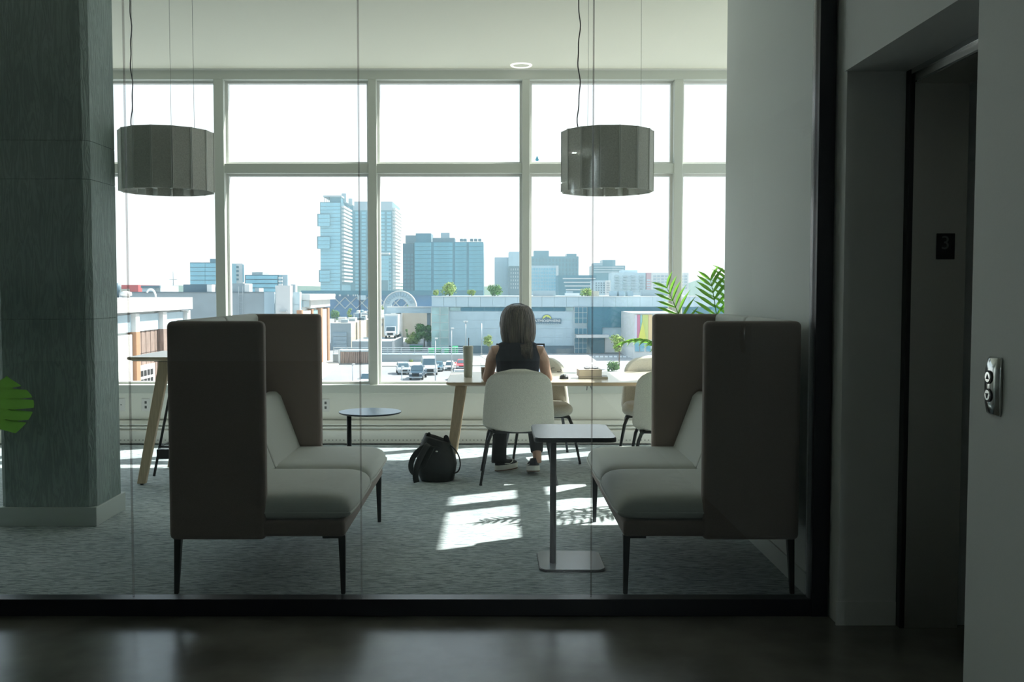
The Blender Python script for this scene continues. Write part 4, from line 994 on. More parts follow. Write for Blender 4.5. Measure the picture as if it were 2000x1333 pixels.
onroof(t, 'roof_box', X_gl2, 738, 765, 394, 401, 885, 30)
X_mesh = mat('teal scaffold mesh', (0.10, 0.30, 0.38), 0.5, noise_scale=0.15, var=0.2)
t = facade('office_block', 'broad teal meshed block with vertical seams beside the towers', 809, 944, 473, 560, 40, X_gl2)
for q0, q1 in ((809, 843), (846, 885), (888, 912), (915, 944)): rows(t, 'mesh_panel', X_mesh, q0, q1, 474, 568, 12, 560, 0.10, 0.4)
onroof(t, 'penthouse', X_dark, 792, 812, 460, 475, 575, 20); onroof(t, 'penthouse', X_gl2, 812, 842, 456, 474, 575, 20); onroof(t, 'penthouse', X_dark, 845, 888, 465, 474, 572, 15); onroof(t, 'roof_box', X_grey, 861, 878, 455, 466, 575, 12)
for q in (898, 905, 918, 926, 934): onroof(t, 'roof_unit', X_dark, q, q + 6, 466.5, 471, 575, 8)
a = P(788, 472, 570); c_ = P(809, 472, 570)
MB().box(a.x, c_.x, 566, 600, G, P(790, 476, 566).z).build('wing', X_line, t, world=True); rows(t, 'window_band', X_gl2, 788, 808, 495, 568, 10, 566, 0.35, 0.3, 3, 0.3)
t = facade('slab_block', 'pale grey blank slab block beside a slotted dark block', 966, 993, 503, 640, 30, X_pale)
rows(t, 'wall_panel', X_pale, 967, 992, 505, 568, 4, 640, 0.03, 0.2)
t = facade('slotted_block', 'dark block with white window slots under a pale top', 994, 1030, 520, 620, 30, X_dark)
onroof(t, 'pale_top', X_pale, 994, 1019, 492, 520, 618, 28); rows(t, 'window', X_slab, 996, 1018, 523, 566, 6, 620, 0.45, 0.25, 5, 0.7)
t = facade('apartment_block', 'dark blue apartment block with stepped roof boxes', 1034, 1130, 501, 760, 30, X_gl2)
rows(t, 'window', X_line, 1038, 1129, 504, 560, 6, 760, 0.3, 0.3, 14, 0.45)
onroof(t, 'roof_box', X_gl2, 1043, 1072, 490, 501, 765, 18); onroof(t, 'roof_box', X_gl2, 1107, 1126, 496, 501, 765, 18)
t = facade('apartment_block', 'pale gridded apartment block with mixed glass panels', 1034, 1090, 519, 560, 25, X_pale)
rows(t, 'window', X_gl, 1036, 1086, 523, 570, 7, 560, 0.3, 0.25, 10, 0.3); fx(t, 'corner_pier', X_slab, 1086, 1090.5, 519, 576, 560, 0.5)
t = facade('office_block', 'low dark office block with long white ribbon bands', 1091, 1165, 538, 520, 25, X_gl2)
for q in range(4): fx(t, 'ribbon_band', X_slab, 1099 + q * 2, 1163, 543.5 + q * 7.2, 545.6 + q * 7.2, 520, 0.5)
t = facade('apartment_block', 'white corner block with small square windows', 1160, 1192, 548, 470, 18, X_pale)
rows(t, 'window', X_dark, 1162, 1182, 551, 574, 5, 470, 0.5, 0.25, 4, 0.5); fx(t, 'white_gable', X_white, 1182, 1192, 548, 578, 470, 0.4); rows(t, 'window', X_dark, 1184, 1191, 551, 574, 5, 469.6, 0.5, 0.2, 2, 0.55)
t = facade('stepped_block', 'dark stepped apartment block with glass terraces', 1158, 1221, 519, 760, 30, X_gl2)
onroof(t, 'upper_step', X_gl2, 1177, 1202, 508, 519, 765, 20); onroof(t, 'upper_step', X_grey, 1160, 1177, 514, 519, 765, 20); rows(t, 'terrace_band', X_grey, 1158, 1220, 520, 534, 3, 760, 0.5, 0.8)
t = facade('balcony_block', 'pale apartment block with stacked balconies', 1194, 1261, 533, 600, 15, X_pale)
onroof(t, 'roof_box', X_pale, 1215, 1245, 528, 533, 605, 15)
for q in (1200, 1216, 1232, 1248): rows(t, 'balcony', X_grey, q, q + 9, 537, 571, 6, 600, 0.45, 1.2)
t = facade('red_stair_tower', 'narrow rose red stair tower between pale blocks', 1262.4, 1271.8, 533, 600, 20, mat('rose cladding', (0.55, 0.30, 0.33), 0.7))
rows(t, 'window_band', X_pale, 1263, 1271, 545, 565, 4, 600, 0.5, 0.2)
t = facade('white_block', 'white apartment block with rows of dark balconies by the mullion', 1272, 1345, 533, 600, 20, X_white)
rows(t, 'window', X_grey, 1275, 1343, 537, 566, 5, 600, 0.45, 0.3, 9, 0.3)
# ---- left distance
t = facade('office_block', 'blue glass office block above the flat roofs', 371, 432, 513, 520, 30, X_line)
rows(t, 'window_band', X_gl, 371.5, 431, 514, 556, 5, 520, 0.14, 0.4, 2, 0.02); onroof(t, 'roof_box', X_gl2, 410, 428, 506, 513, 525, 15)
t = facade('white_office', 'white office block with dark ribbon windows', 440, 474, 515, 556, 30, X_white)
rows(t, 'window_band', X_line, 450, 467, 518, 550, 4, 556, 0.55, 0.3); fx(t, 'corner_glass', X_gl, 474, 477, 517, 552, 556, 0.3)
t = facade('low_office', 'low blue glass office with terraced right end', 478, 545, 537, 430, 25, X_line)
rows(t, 'window_band', X_gl, 478.5, 544, 538, 571, 4, 430, 0.22, 0.4); onroof(t, 'roof_box', X_mid, 492, 513, 532, 537, 435, 12); onroof(t, 'terraced_end', X_pale, 549, 562, 537, 572, 435, 15); rows(t, 'terrace', X_slab, 544, 552, 540, 566, 4, 430, 0.5, 0.6)
t = facade('red_warehouse', 'red and cream low warehouse beyond the white roof', 237, 270, 557, 300, 30, X_red)
fx(t, 'cream_wall', X_cream, 237, 254, 565, 572, 300, 0.3)
t = facade('roof_shed', 'dark flat roof shed beyond the white roof', 278, 313, 558, 260, 15, X_mid); fx(t, 'dark_fascia', X_dark, 277, 314, 558, 563, 260, 0.8); fx(t, 'pale_band', X_pale, 278, 303, 563, 570, 260, 0.2)
m_ = P(338, 530, 520)
ms_ = thing('radio_mast', 'thin radio mast standing beyond the flat roofs', 'mast', (m_.x, 520, G)); MB().tube([(0, 0, 0), (0, 0, m_.z - G)], [0.5, 0.15], 6).build('pole', X_metal, ms_); MB().box(-2, 2, -0.1, 0.1, (m_.z - G) * 0.8, (m_.z - G) * 0.8 + 0.3).build('cross_arm', X_metal, ms_)
# distant wooded ridge
b = MB(); n = 80; ringA = []; ringB = []
for i in range(n + 1):
    x = -1400 + 2800 * i / n; h = 9 + 7 * noise.noise(Vector((i * 0.35, 2, 0))) + (10 if x > 300 else 0)
    ringA.append((x, 1500, G)); ringB.append((x, 1520, 1.4 + h))
b.loft([ringA, ringB, [(x, y + 120, z - 14) for x, y, z in ringB]], caps=False, closed=False)
tag(b.build('distant_ridge', mat('woodland', (0.07, 0.13, 0.05), 0.9, noise_scale=0.05, var=0.3), None), 'low wooded ridge along the horizon', None, None, 'structure')

# ---- long grey warehouse behind the white shop on the left
t = facade('grey_warehouse', 'long blue grey warehouse wall with a roof ladder', 200, 516, 571, 150, 24, X_mid)
fx(t, 'parapet_cap', X_dark, 200, 516, 570.2, 571.4, 150, 0.15)
onroof(t, 'roof_unit', X_dark, 358, 428, 556, 571, 156, 6); onroof(t, 'roof_unit', X_mid, 440, 478, 554, 571, 156, 5); onroof(t, 'vent_hood', X_white, 404, 414, 556, 571, 154, 2); onroof(t, 'vent_hood', X_white, 478, 487, 556, 571, 154, 2); onroof(t, 'duct', X_mid, 498, 506, 563, 571, 154, 3)
fx(t, 'light_section', X_pale, 516, 537, 571, 640, 150, 0.1)
for q in (466, 474): MB().tube([P(q, 560, 149.6), P(q, 640, 149.6)], 0.04, 5).build('ladder_rail', X_metal, t, world=True)
for q in range(12): MB().tube([P(466, 575 + q * 5.5, 149.6), P(474, 575 + q * 5.5, 149.6)], 0.03, 4).build('ladder_rung', X_metal, t, world=True)
t = facade('stair_tower', 'white blank stair tower standing against the grey warehouse', 538, 566.5, 558, 148, 1.9, X_white)
fx(t, 'edge_trim', X_pale, 537.5, 539, 558, 650, 148, 0.1)
pw = P(553, 608, 147.9); MB().box(pw.x - 0.5, pw.x + 0.6, 147.2, 148, pw.z - 0.05, pw.z + 0.05).build('wall_lamp', X_metal, t, world=True)
t = facade('grey_annex', 'plain pale grey annex between the stair tower and white shop', 567.2, 585, 571, 150, 1.7, X_pale); onroof(t, 'roof_unit', X_grey, 568, 577, 556, 571, 150.1, 1.5)
rows(t, 'wall_panel', X_pale, 567.5, 584.5, 573, 640, 3, 150, 0.03, 0.1)
# ---- white shop on the left: its sunlit flank runs away from the viewer
XF = -30.2
zr = P(372, 581, 98).z
t = thing('white_shop', 'white stucco shop with brown trim and a timber clad bay', 'building', (-45, 80, G))
MB().box(-62, XF - 0.7, 55, 98, G, zr - 0.5).build('wall', X_white, t, world=True)
MB().box(-62.5, XF + 0.35, 54, 98.3, zr - 1.15, zr).build('cornice', X_white, t, world=True)
def flank(px): return abs(XF) * FPX / (CX - px)        # Y at which the flank shows at pixel px
for q0, q1 in ((214, 222), (265, 272.5), (318.5, 326), (366, 372)):
    MB().box(XF - 1.05, XF, flank(q0), flank(q1), -2.0, zr - 1.3).build('pilaster', X_white, t, world=True)
    MB().box(XF - 1.05, XF + 0.02, flank(q0), flank(q1), G, -2.0).build('brown_trim', X_brown if q0 != 318.5 else X_plank, t, world=True)
for q0, q1 in ((222, 265), (272.5, 318.5), (326, 366)):
    MB().box(XF - 1.02, XF - 0.4, flank(q0), flank(q1), -2.0, zr - 1.4).build('stucco_panel', X_pale, t, world=True)
MB().box(XF - 1.02, XF - 0.3, flank(214), flank(265), G, -2.2).build('white_panel', X_white, t, world=True)
Y0, Y1 = flank(273), flank(318)
npl = 10
for z0, z1 in ((-3.95, -2.0), (-9.5, -4.0)):
    for q in range(npl): MB().box(XF - 1.0, XF - 0.55 + 0.03 * (q % 2), Y0 + (Y1 - Y0) * q / npl + 0.02, Y0 + (Y1 - Y0) * (q + 1) / npl - 0.02, z0, z1).build('plank', X_plank, t, world=True)
sgn_ = thing('shop_sign', 'black and white square shop sign on the timber bay', 'sign', (XF - 0.48, flank(294), -6.2))
MB().box(-0.1, 0.12, -1.9, 1.9, -1.9, 1.2).build('board', X_white, sgn_); 
for q in range(3):
    for w_ in range(4): MB().box(0.11, 0.16, -1.6 + w_ * 0.8, -1.6 + w_ * 0.8 + 0.55, 0.25 - q * 0.75, 0.75 - q * 0.75).build('sign_mark', X_tyre, sgn_)
for (q, h_) in ((300, 9), (246, 6), (228, 10)):
    c_ = P(q, 581, 92); v_ = thing('roof_vent', {300: 'curved white pipe vent on the white shop roof', 246: 'round white roof fan on the white shop roof', 228: 'dark roof vent stack on the white shop roof'}[q], 'vent', (c_.x, 92, zr))
    if q == 300: MB().tube(bez([(0.2, 0, 0), (0.2, 0, 0.9), (-0.5, 0, 0.95), (-0.6, 0, 0.45)], 12), 0.09, 8).build('pipe', X_white, v_, smooth=True)
    elif q == 246: MB().lathe([(0.35, 0), (0.35, 0.15), (0.55, 0.2), (0.5, 0.5), (0.15, 0.6)], 14).build('hood', X_white, v_, smooth=True)
    else: MB().lathe([(0.2, 0), (0.2, 0.5), (0.35, 0.6), (0.35, 1.3), (0.1, 1.35)], 12).build('stack', X_dark, v_, smooth=True)
# ---- second white shop
XG = -29.3; zq = P(640, 574, 178).z
t = thing('white_shop', 'white shop corner with brown framed window bays near the mullion', 'building', (-32, 166, G))
def fl2(px): return abs(XG) * FPX / (CX - px)
YE = fl2(641)
MB().box(-34.0, XG - 0.5, 152.2, YE, G, zq - 0.3).build('wall', X_white, t, world=True); MB().box(-34.3, XG + 1.1, 151.8, YE + 1.0, zq - 0.95, zq).build('cornice', X_white, t, world=True)
MB().box(XG - 0.5, XG + 0.1, 152, fl2(603), zq - 2.0, zq - 1.0).build('frieze', X_pale, t, world=True); MB().box(XG - 0.5, XG + 0.35, fl2(603), YE, zq - 2.2, zq - 1.0).build('corner_pier', X_white, t, world=True)
for q0, q1 in ((586, 589), (607, 609.5), (624, 627.5), (638, 641)): MB().box(XG - 0.5, XG + 0.25, fl2(q0), fl2(q1), G, P(600, 602, 170).z).build('brown_trim', X_brown, t, world=True)
for q0, q1 in ((589, 607), (627.5, 638)): MB().box(XG - 0.5, XG, fl2(q0), fl2(q1), G, P(600, 604, 170).z).build('white_bay', X_white, t, world=True)
MB().box(XG - 0.5, XG - 0.1, fl2(611), fl2(622), P(600, 640, 170).z, P(600, 604, 170).z).build('window', X_gl4, t, world=True)

# ---- low buildings beyond the lot
t = thing('loading_building', 'low grey and cream loading building with a roller door', 'building', (-36, 240, G))
a = P(646, 632, 205); c_ = P(686, 690, 205)
MB().box(a.x, c_.x, 205, 285, G, a.z).build('wall', X_cream, t, world=True)
fx(t, 'front_wall', X_mid, 646, 686, 631.5, 697, 205, 0.3); fx(t, 'roller_door', X_grey, 650, 678, 649, 688, 205, 0.45); rows(t, 'door_slat', X_grey, 650, 678, 650, 687, 5, 204.5, 0.08, 0.1)
for q in range(4): MB().box(c_.x - 0.1, c_.x + 0.35, 212 + q * 18, 214 + q * 18, G, a.z).build('buttress', X_cream, t, world=True)
for q in range(16):
    xx = random.uniform(a.x + 1, c_.x - 1); yy = 210 + q * 4.4 + random.uniform(-2, 2); s_ = random.uniform(0.6, 1.6)
    MB().box(xx - s_, xx + s_, yy - s_, yy + s_, a.z, a.z + random.uniform(0.5, 1.6)).build('roof_unit', random.choice((X_dark, X_white, X_grey)), t, world=True)
t = facade('shop_row', 'row of low shops with cluttered flat roofs beyond the loading building', 690, 742, 612, 330, 60, X_mid)
for q in range(18):
    px_ = random.uniform(690, 738); onroof(t, 'roof_unit', random.choice((X_dark, X_white, X_gl2, X_pale)), px_, px_ + random.uniform(3, 9), 612 - random.uniform(2, 6), 613, 335 + q * 2, 4)
t = facade('side_shop', 'cream side building with one small window behind the truck', 736, 751, 621, 236, 45, X_cream); fx(t, 'window', X_dark, 744, 747, 632, 637, 236, 0.2); fx(t, 'parapet', X_white, 735, 752, 620, 623, 236, 0.4)
t = facade('alley_building', 'shaded blue grey building deep in the alley', 751, 781, 618, 290, 30, X_grey); fx(t, 'dark_pier', X_dark, 774, 781, 612, 664, 290, 0.6); fx(t, 'parapet', X_dark, 751, 774, 618, 621, 290, 0.4)
t = thing('ribbed_building', 'cream building with tall ribs on its sunlit flank', 'building', (-22, 300, G))
a = P(783, 612, 262); c_ = P(826, 612, 330)
for q in range(9):
    px_ = 783 + q * 4.7; Yq = 262 + q * 9; p0 = P(px_, 611.5, Yq); p1 = P(px_ + 4.8, 611.5, Yq + 9)
    MB().hexa([(p0.x, Yq, G), (p1.x, Yq + 9, G), (p1.x + 8, Yq + 9, G), (p0.x + 8, Yq, G)], [(p0.x, Yq, p0.z), (p1.x, Yq + 9, p0.z), (p1.x + 8, Yq + 9, p0.z), (p0.x + 8, Yq, p0.z)]).build('wall_bay', X_cream, t, world=True)
    MB().box(p0.x - 0.5, p0.x + 0.4, Yq - 0.6, Yq + 0.6, G, p0.z + 0.2).build('rib', X_white, t, world=True)
t = thing('canopy_bridge', 'long grey canopy slab spanning to the store', 'canopy', (-18, 215, G))
a = P(756, 601, 212); c_ = P(845, 612, 212); MB().box(a.x, c_.x, 212, 222, c_.z, a.z).build('slab', X_pale, t, world=True); MB().box(a.x, c_.x, 211.7, 212.2, a.z, a.z + 0.25).build('edge_cap', X_white, t, world=True)
for q in (776, 834): MB().box(P(q, 612, 214).x, P(q + 6, 612, 214).x, 214, 216, G, c_.z).build('column', X_grey, t, world=True)
t = facade('glass_hall', 'low deep blue glass hall with white diagonal bracing', 592, 845, 570, 450, 40, X_gl3)
fx(t, 'roof_fascia', X_gl2, 590, 846, 568, 577, 450, 2.5); fx(t, 'pale_wall', X_pale, 700, 716, 577, 586, 450, 3.0)
for q in range(7):
    x0_ = 652 + q * 22
    for s_ in (0, 1):
        p0 = P(x0_ + (0 if s_ else 22), 581, 449.3); p1 = P(x0_ + (22 if s_ else 0), 603, 449.3); MB().tube([p0, p1], 0.22, 4).build('brace', X_slab, t, world=True)
for q in (650, 654, 662, 664, 679, 689, 693, 697): fx(t, 'sign_mark', X_slab, q, q + 2, 575.5, 579, 447.6, 0.2)
# ---- arched sign
t = thing('arch_sign', 'pale half round entrance arch with raised lettering marks', 'arch', (P(781, 600, 340).x, 340, G))
ac = P(781, 601, 340) - t.location; R1 = 31.0 / FPX * 340; R0 = 17.0 / FPX * 340
def half(r0, r1, y0, y1, n=28):
    b = MB(); rs = []
    for r_, y in ((r0, y0), (r1, y0), (r1, y1), (r0, y1), (r0, y0)): rs.append([(ac.x + r_ * math.cos(math.pi * j / n), y, ac.z + r_ * math.sin(math.pi * j / n)) for j in range(n + 1)])
    return b.loft(rs, caps=False, closed=False)
half(R0, R1, 0, 1.2).build('arch_band', X_pale, t); half(R1, R1 + 0.35, -0.3, 1.5).build('outer_rim', X_white, t)
for q in range(13):
    a_ = math.radians(158 - q * 11.3); rm = (R0 + R1) / 2 + 0.4
    o = MB().box(-0.32, 0.32, -0.25, 0, -0.65, 0.65).build('letter_mark', X_gmark, t); o.location = (ac.x + rm * math.cos(a_), 0, ac.z + rm * math.sin(a_)); o.rotation_euler = (0, math.pi / 2 - a_, 0)
for s_ in (-1, 1): MB().box(ac.x + s_ * (R0 + R1) / 2 - 1.2, ac.x + s_ * (R0 + R1) / 2 + 1.2, 0, 1.2, 0, ac.z).build('pier', X_pale, t)

# ---- the store
YS = 194
st_ = facade('store', 'wide pale blue grey store with a dark window band and a sign', 843, 1440, 580, YS, 60, X_pale)
for q in range(25): fx(st_, 'parapet_panel', X_pale, 843.3 + q * 23.9, 843.3 + q * 23.9 + 23.5, 579.5, 599.5, YS, 0.5)
fx(st_, 'parapet_cap', X_white, 843, 1440, 578.6, 580, YS, 0.7)
for q in range(4):
    for w_ in range(7): fx(st_, 'cladding_panel', X_pale, 877 + w_ * 34.5, 877 + w_ * 34.5 + 34.2, 609 + q * 16.8, 609 + q * 16.8 + 16.5, YS, 0.08)
fx(st_, 'plinth', X_dark, 877, 1180, 675.5, 692, YS, 0.25)
for q in range(9): fx(st_, 'band_window', X_gl2, 900.5 + q * 22.7, 900.5 + q * 22.7 + 22.3, 600.5, 608, YS, 0.12)
for q0, q1 in ((878, 899), (1106, 1119), (1148, 1159)): fx(st_, 'band_window', X_gl4, q0, q1, 601, 607, YS, 0.3)
def glassbay(px0, px1, py0, py1, nc, nr, m):
    fx(st_, 'bay_frame', X_slab, px0, px1, py0, py1, YS, 0.9)
    w = (px1 - px0) / nc; h = (py1 - py0) / nr
    for i in range(nr):
        for j in range(nc): fx(st_, 'pane', m, px0 + w * j + 0.6, px0 + w * (j + 1) - 0.6, py0 + h * i + 0.5, py0 + h * (i + 1) - 0.5, YS, 0.96)
glassbay(843, 877, 600, 690, 2, 6, X_gl4); glassbay(1121, 1146, 600, 632, 3, 3, X_gl2); glassbay(1121, 1146, 641, 653, 3, 1, X_gl2); glassbay(1121, 1146, 660, 690, 3, 3, X_gl2)
fx(st_, 'dark_panel', X_gl2, 1147, 1176, 600, 655, YS, 0.4); fx(st_, 'dark_panel', X_gl2, 1176, 1240, 600, 640, YS, 0.3); fx(st_, 'dark_band', X_gl2, 1240, 1420, 600, 613, YS, 0.3); fx(st_, 'entrance_canopy', X_white, 1124, 1186, 653.5, 659, YS, 3.0)
fx(st_, 'white_screen', X_white, 1181, 1232, 661, 689, YS, 0.5); fx(st_, 'dark_base', X_gl2, 1147, 1180, 660, 690, YS, 0.3)
for q in (1186, 1201, 1218, 1100, 1040): onroof(st_, 'roof_unit', X_grey, q + 8, q + 19, 569, 579, YS + 12, 4)
onroof(st_, 'roof_screen', X_mid, 1042, 1085, 568, 579, YS + 10, 3); onroof(st_, 'roof_screen', X_mid, 1255, 1330, 566, 579, YS + 10, 3); onroof(st_, 'roof_unit', X_white, 1105, 1132, 573, 579, YS + 8, 3); onroof(st_, 'roof_unit', X_cream, 1158, 1170, 569, 579, YS + 8, 3)
sa = P(1041.5, 623, YS - 0.2); sb = P(1096, 632.5, YS - 0.2)
sg_ = thing('store_sign', 'dark ATMOSPHERE sign with a yellow mountain emblem on the store', 'sign', ((sa.x + sb.x) / 2, YS - 0.15, (sa.z + sb.z) / 2))
hw_ = (sb.x - sa.x) / 2; hh_ = (sa.z - sb.z) / 2
MB().box(-hw_, hw_, -0.2, 0.1, -hh_, hh_).build('board', mat('slate sign', (0.06, 0.13, 0.19), 0.5), sg_)
tx_ = put_text('lettering', 'ATMOSPHERE', 0.66, X_slab, sg_, (0.0, -0.21, 0.06), (math.pi / 2, 0, 0), 0.02, 0.018, 1.04); tx_.scale = (2 * hw_ * 0.955 / tx_.dimensions.x, 1, 1)
for q in range(14): MB().box(-hw_ + 0.3 + q * (2 * hw_ - 0.6) / 14, -hw_ + 0.3 + (q + 0.55) * (2 * hw_ - 0.6) / 14, -0.24, -0.2, -hh_ + 0.02, -hh_ + 0.12).build('small_letter_mark', X_pale, sg_)
ecx = P(1068, 623, YS - 0.2).x - sg_.location.x
def disc(r_, y, n=18): return MB().prism([(ecx + r_ * math.cos(math.pi * j / n), hh_ + r_ * 0.86 * math.sin(math.pi * j / n)) for j in range(n + 1)], y, 0.05, 'y')
disc(0.98, -0.18).build('emblem_rim', X_dark, sg_); disc(0.86, -0.21).build('emblem_sun', mat('sun yellow', (0.62, 0.66, 0.14), 0.6), sg_)
MB().prism([(ecx - 0.72, hh_), (ecx - 0.30, hh_ + 0.28), (ecx - 0.08, hh_ + 0.50), (ecx + 0.16, hh_ + 0.22), (ecx + 0.30, hh_ + 0.34), (ecx + 0.72, hh_)], -0.24, 0.05, 'y').build('emblem_mountain', X_dark, sg_)
# mural wall
t = facade('mural_wall', 'white framed wall with a colourful abstract mural', 1238, 1330, 612, 176, 20, X_white)
for q, (a0, a1, cl) in enumerate(((1240, 1244, (.62, .62, .70)), (1244, 1250, (.60, .20, .32)), (1250, 1254, (.30, .55, .55)), (1254, 1266, (.55, .62, .20)), (1266, 1274, (.75, .55, .30)), (1274, 1300, (.35, .50, .62)))):
    fx(t, 'mural_stripe', mat('mural paint', cl, 0.7), a0, a1, 615, 664, 176, 0.15)
pa, pb, pcx = P(1246, 664, 175.8), P(1262, 664, 175.8), P(1255, 628, 175.8)
MB().prism([(pa.x, pa.z), (pb.x, pb.z), (pcx.x, pcx.z)], 175.65, 176, 'y').build('mural_triangle', mat('mural yellow', (0.66, 0.66, 0.12), 0.7), t, world=True)
fx(t, 'top_cap', X_slab, 1237, 1331, 611, 613.5, 176, 0.5)
for q in (1240, 1250, 1262): fx(t, 'base_window', X_gl, q, q + 8, 667, 687, 176, 0.2)

# ---- lot furniture
def patch(name, label, m, pts, h=0.05): return tag(MB().prism([(p.x, p.y) for p in pts], G, G + h, 'z').build(name, m, None), label, None, None, 'structure')
patch('road', 'pale main road in front of the store', mat('pale road', (0.37, 0.375, 0.38), 0.9, noise_scale=0.1, var=0.05), [F(1020, 745, G), F(2600, 745, G), F(2600, 694, G), F(935, 694, G)], 0.04)
patch('sidewalk', 'pale strip of paving beside the white shop', X_pave, [F(560, 745, G), F(628, 742, G), F(663, 712, G), F(560, 706, G)], 0.15)
patch('kerb_strip', 'pale kerb below the retaining wall', X_pave, [F(730, 717, G), F(1000, 715, G), F(1000, 709, G), F(730, 710, G)], 0.18)
for row, (y_, xs) in enumerate(((697.5, range(1046, 1235, 9)), (711, range(1046, 1235, 9)))):
    for x_ in xs:
        pp = [F(x_, y_ + 1.4, G), F(x_ + 6.2, y_ + 1.4, G), F(x_ + 6.2, y_ - 1.4, G), F(x_, y_ - 1.4, G)]
        o = MB().prism([(p.x, p.y) for p in pp], G + 0.03, G + 0.07, 'z').build('road_dash', X_line_w, bpy.data.objects['road'])
w = thing('retaining_wall', 'long low grey retaining wall with steel rails behind the cars', 'wall', (-15, 169, G))
a = F(640, 708, G); c_ = F(912, 708, G)
MB().box(-27.5, -4.5, 168.5, 170, G, G + 1.3).build('wall', X_mid, w, world=True); MB().box(-27.5, -4.5, 168.3, 170.1, G + 1.3, G + 1.45).build('cap', X_pale, w, world=True)
for q in range(3): MB().tube([(-27.5, 169.2, G + 1.75 + q * 0.35), (-4.5, 169.2, G + 1.75 + q * 0.35)], 0.06, 5).build('rail', X_metal, w, world=True)
for q in range(11): MB().box(-27.5 + q * 2.3 - 0.05, -27.5 + q * 2.3 + 0.05, 169.15, 169.25, G + 1.3, G + 2.6).build('rail_post', X_metal, w, world=True)
p = thing('loading_dock', 'grey raised dock block below the white truck', 'platform', (-22, 196, G)); a = F(742, 692, G)
MB().box(P(690, 690, 196).x, P(769, 690, 196).x, 194, 212, G, G + 2.3).build('slab', X_mid, p, world=True); MB().box(P(769, 690, 196).x - 0.1, P(773, 690, 196).x, 193.8, 212, G, G + 2.5).build('edge_wall', X_white, p, world=True)
# timber enclosure
c_ = F(695, 712, G)
t = thing('timber_enclosure', 'brown timber clad enclosure with a pale top rim in the lot', 'enclosure', (c_.x, c_.y, G))
hw_ = 30 / FPX * c_.y; zt_ = P(695, 687.5, c_.y).z - G
for q in range(16): MB().box(-hw_ + 2 * hw_ * q / 16 + 0.02, -hw_ + 2 * hw_ * (q + 1) / 16 - 0.02, -0.05 - 0.03 * (q % 2), 0.1, 0.15, zt_).build('plank', X_plank, t)
MB().box(-hw_ - 0.3, hw_ + 0.1, 0.1, 3, 0, zt_ + 0.25).build('core', X_pale, t); MB().box(-hw_ - 0.35, -hw_ - 0.02, -0.1, 3, 0, zt_ + 0.3).build('end_post', X_metal, t)
# dumpsters
DLAB = {812: 'green dumpster with a dark lid at the alley mouth', 843: 'green dumpster beside the foot of the glass corner', 857: 'dark green wheeled dumpster next to a lamp post', 895: 'tall green container behind the tumbler', 886: 'green bin in front of the store glazing'}
for (q0, q1, yb, yt) in ((800, 825, 687, 674), (836, 847, 695, 681), (852, 861, 694, 680), (883, 894, 695, 677), (868, 876, 695, 683)):
    c_ = F((q0 + q1) / 2, yb, G); hw_ = (q1 - q0) / 2 / FPX * c_.y; zt_ = P(q0, yt, c_.y).z - G
    lab = {800: 'green dumpster with a dark end at the alley mouth', 836: 'green dumpster beside the foot of the glass corner', 852: 'dark green wheeled bin next to a lamp post', 883: 'tall green container beside the tumbler', 868: 'small green bin in front of the store glazing'}[q0]
    d_ = thing('dumpster', lab, 'dumpster', (c_.x, c_.y + 1, G), group=None)
    MB().prism([(-hw_ * 0.94, 0.2), (hw_ * 0.94, 0.2), (hw_, zt_ * 0.9), (-hw_, zt_ * 0.9)], -0.9, 0.9, 'y').build('bin', X_green if q0 != 852 else mat('deep green bin', (0.03, 0.16, 0.10), 0.5), d_)
    MB().prism([(-0.95, zt_ * 0.88), (0.95, zt_ * 0.88), (0.9, zt_), (-0.7, zt_ * 0.96)], -hw_ * 1.02, hw_ * 1.02, 'x').build('lid', X_green if q0 != 800 else X_dark, d_)
    for s_ in (-1, 1): MB().tube([(s_ * hw_ * 0.8 - 0.05, -0.7, 0.12), (s_ * hw_ * 0.8 + 0.05, -0.7, 0.12)], 0.12, 8).build('wheel', X_tyre, d_)
# lamp posts
for (px_, yb, yt, hd_, lab) in ((689, 790, 711, 1, 'short grey lamp post in the near lot by the enclosure'), (785, 790, 716, 1, 'short grey lamp post in front of the silver car'), (850.5, 790, 661, 1, 'tall grey lamp post rising in front of the glass corner'), (882, 726, 641, 1, 'slim lamp post standing before the store left end'), (909.5, 694, 628, 2, 'twin headed lamp post before the store wall'), (940.5, 694, 632, 0, 'plain steel flag pole before the store wall')):
    c_ = F(px_, min(yb, 770), G); h_ = P(px_, yt, c_.y).z - G
    l_ = thing('lamp_post', lab, 'lamp post', (c_.x, c_.y, G)); k_ = c_.y / FPX
    MB().tube([(0, 0, 0), (0, 0, h_)], [1.25 * k_, 0.8 * k_], 8).build('pole', X_metal, l_, smooth=True); MB().box(-1.6 * k_, 1.6 * k_, -1.6 * k_, 1.6 * k_, 0, 4 * k_).build('footing', X_pave, l_)
    if hd_:
        for s_ in ((1,) if hd_ == 1 else (-1, 1)): MB().box(-1 * k_ if s_ > 0 else -4.5 * k_, 4.5 * k_ if s_ > 0 else 1 * k_, -1.6 * k_, 1.6 * k_, h_ - 2.2 * k_, h_ + 0.6 * k_).build('lamp_head', X_slab, l_, bevel=0.05)

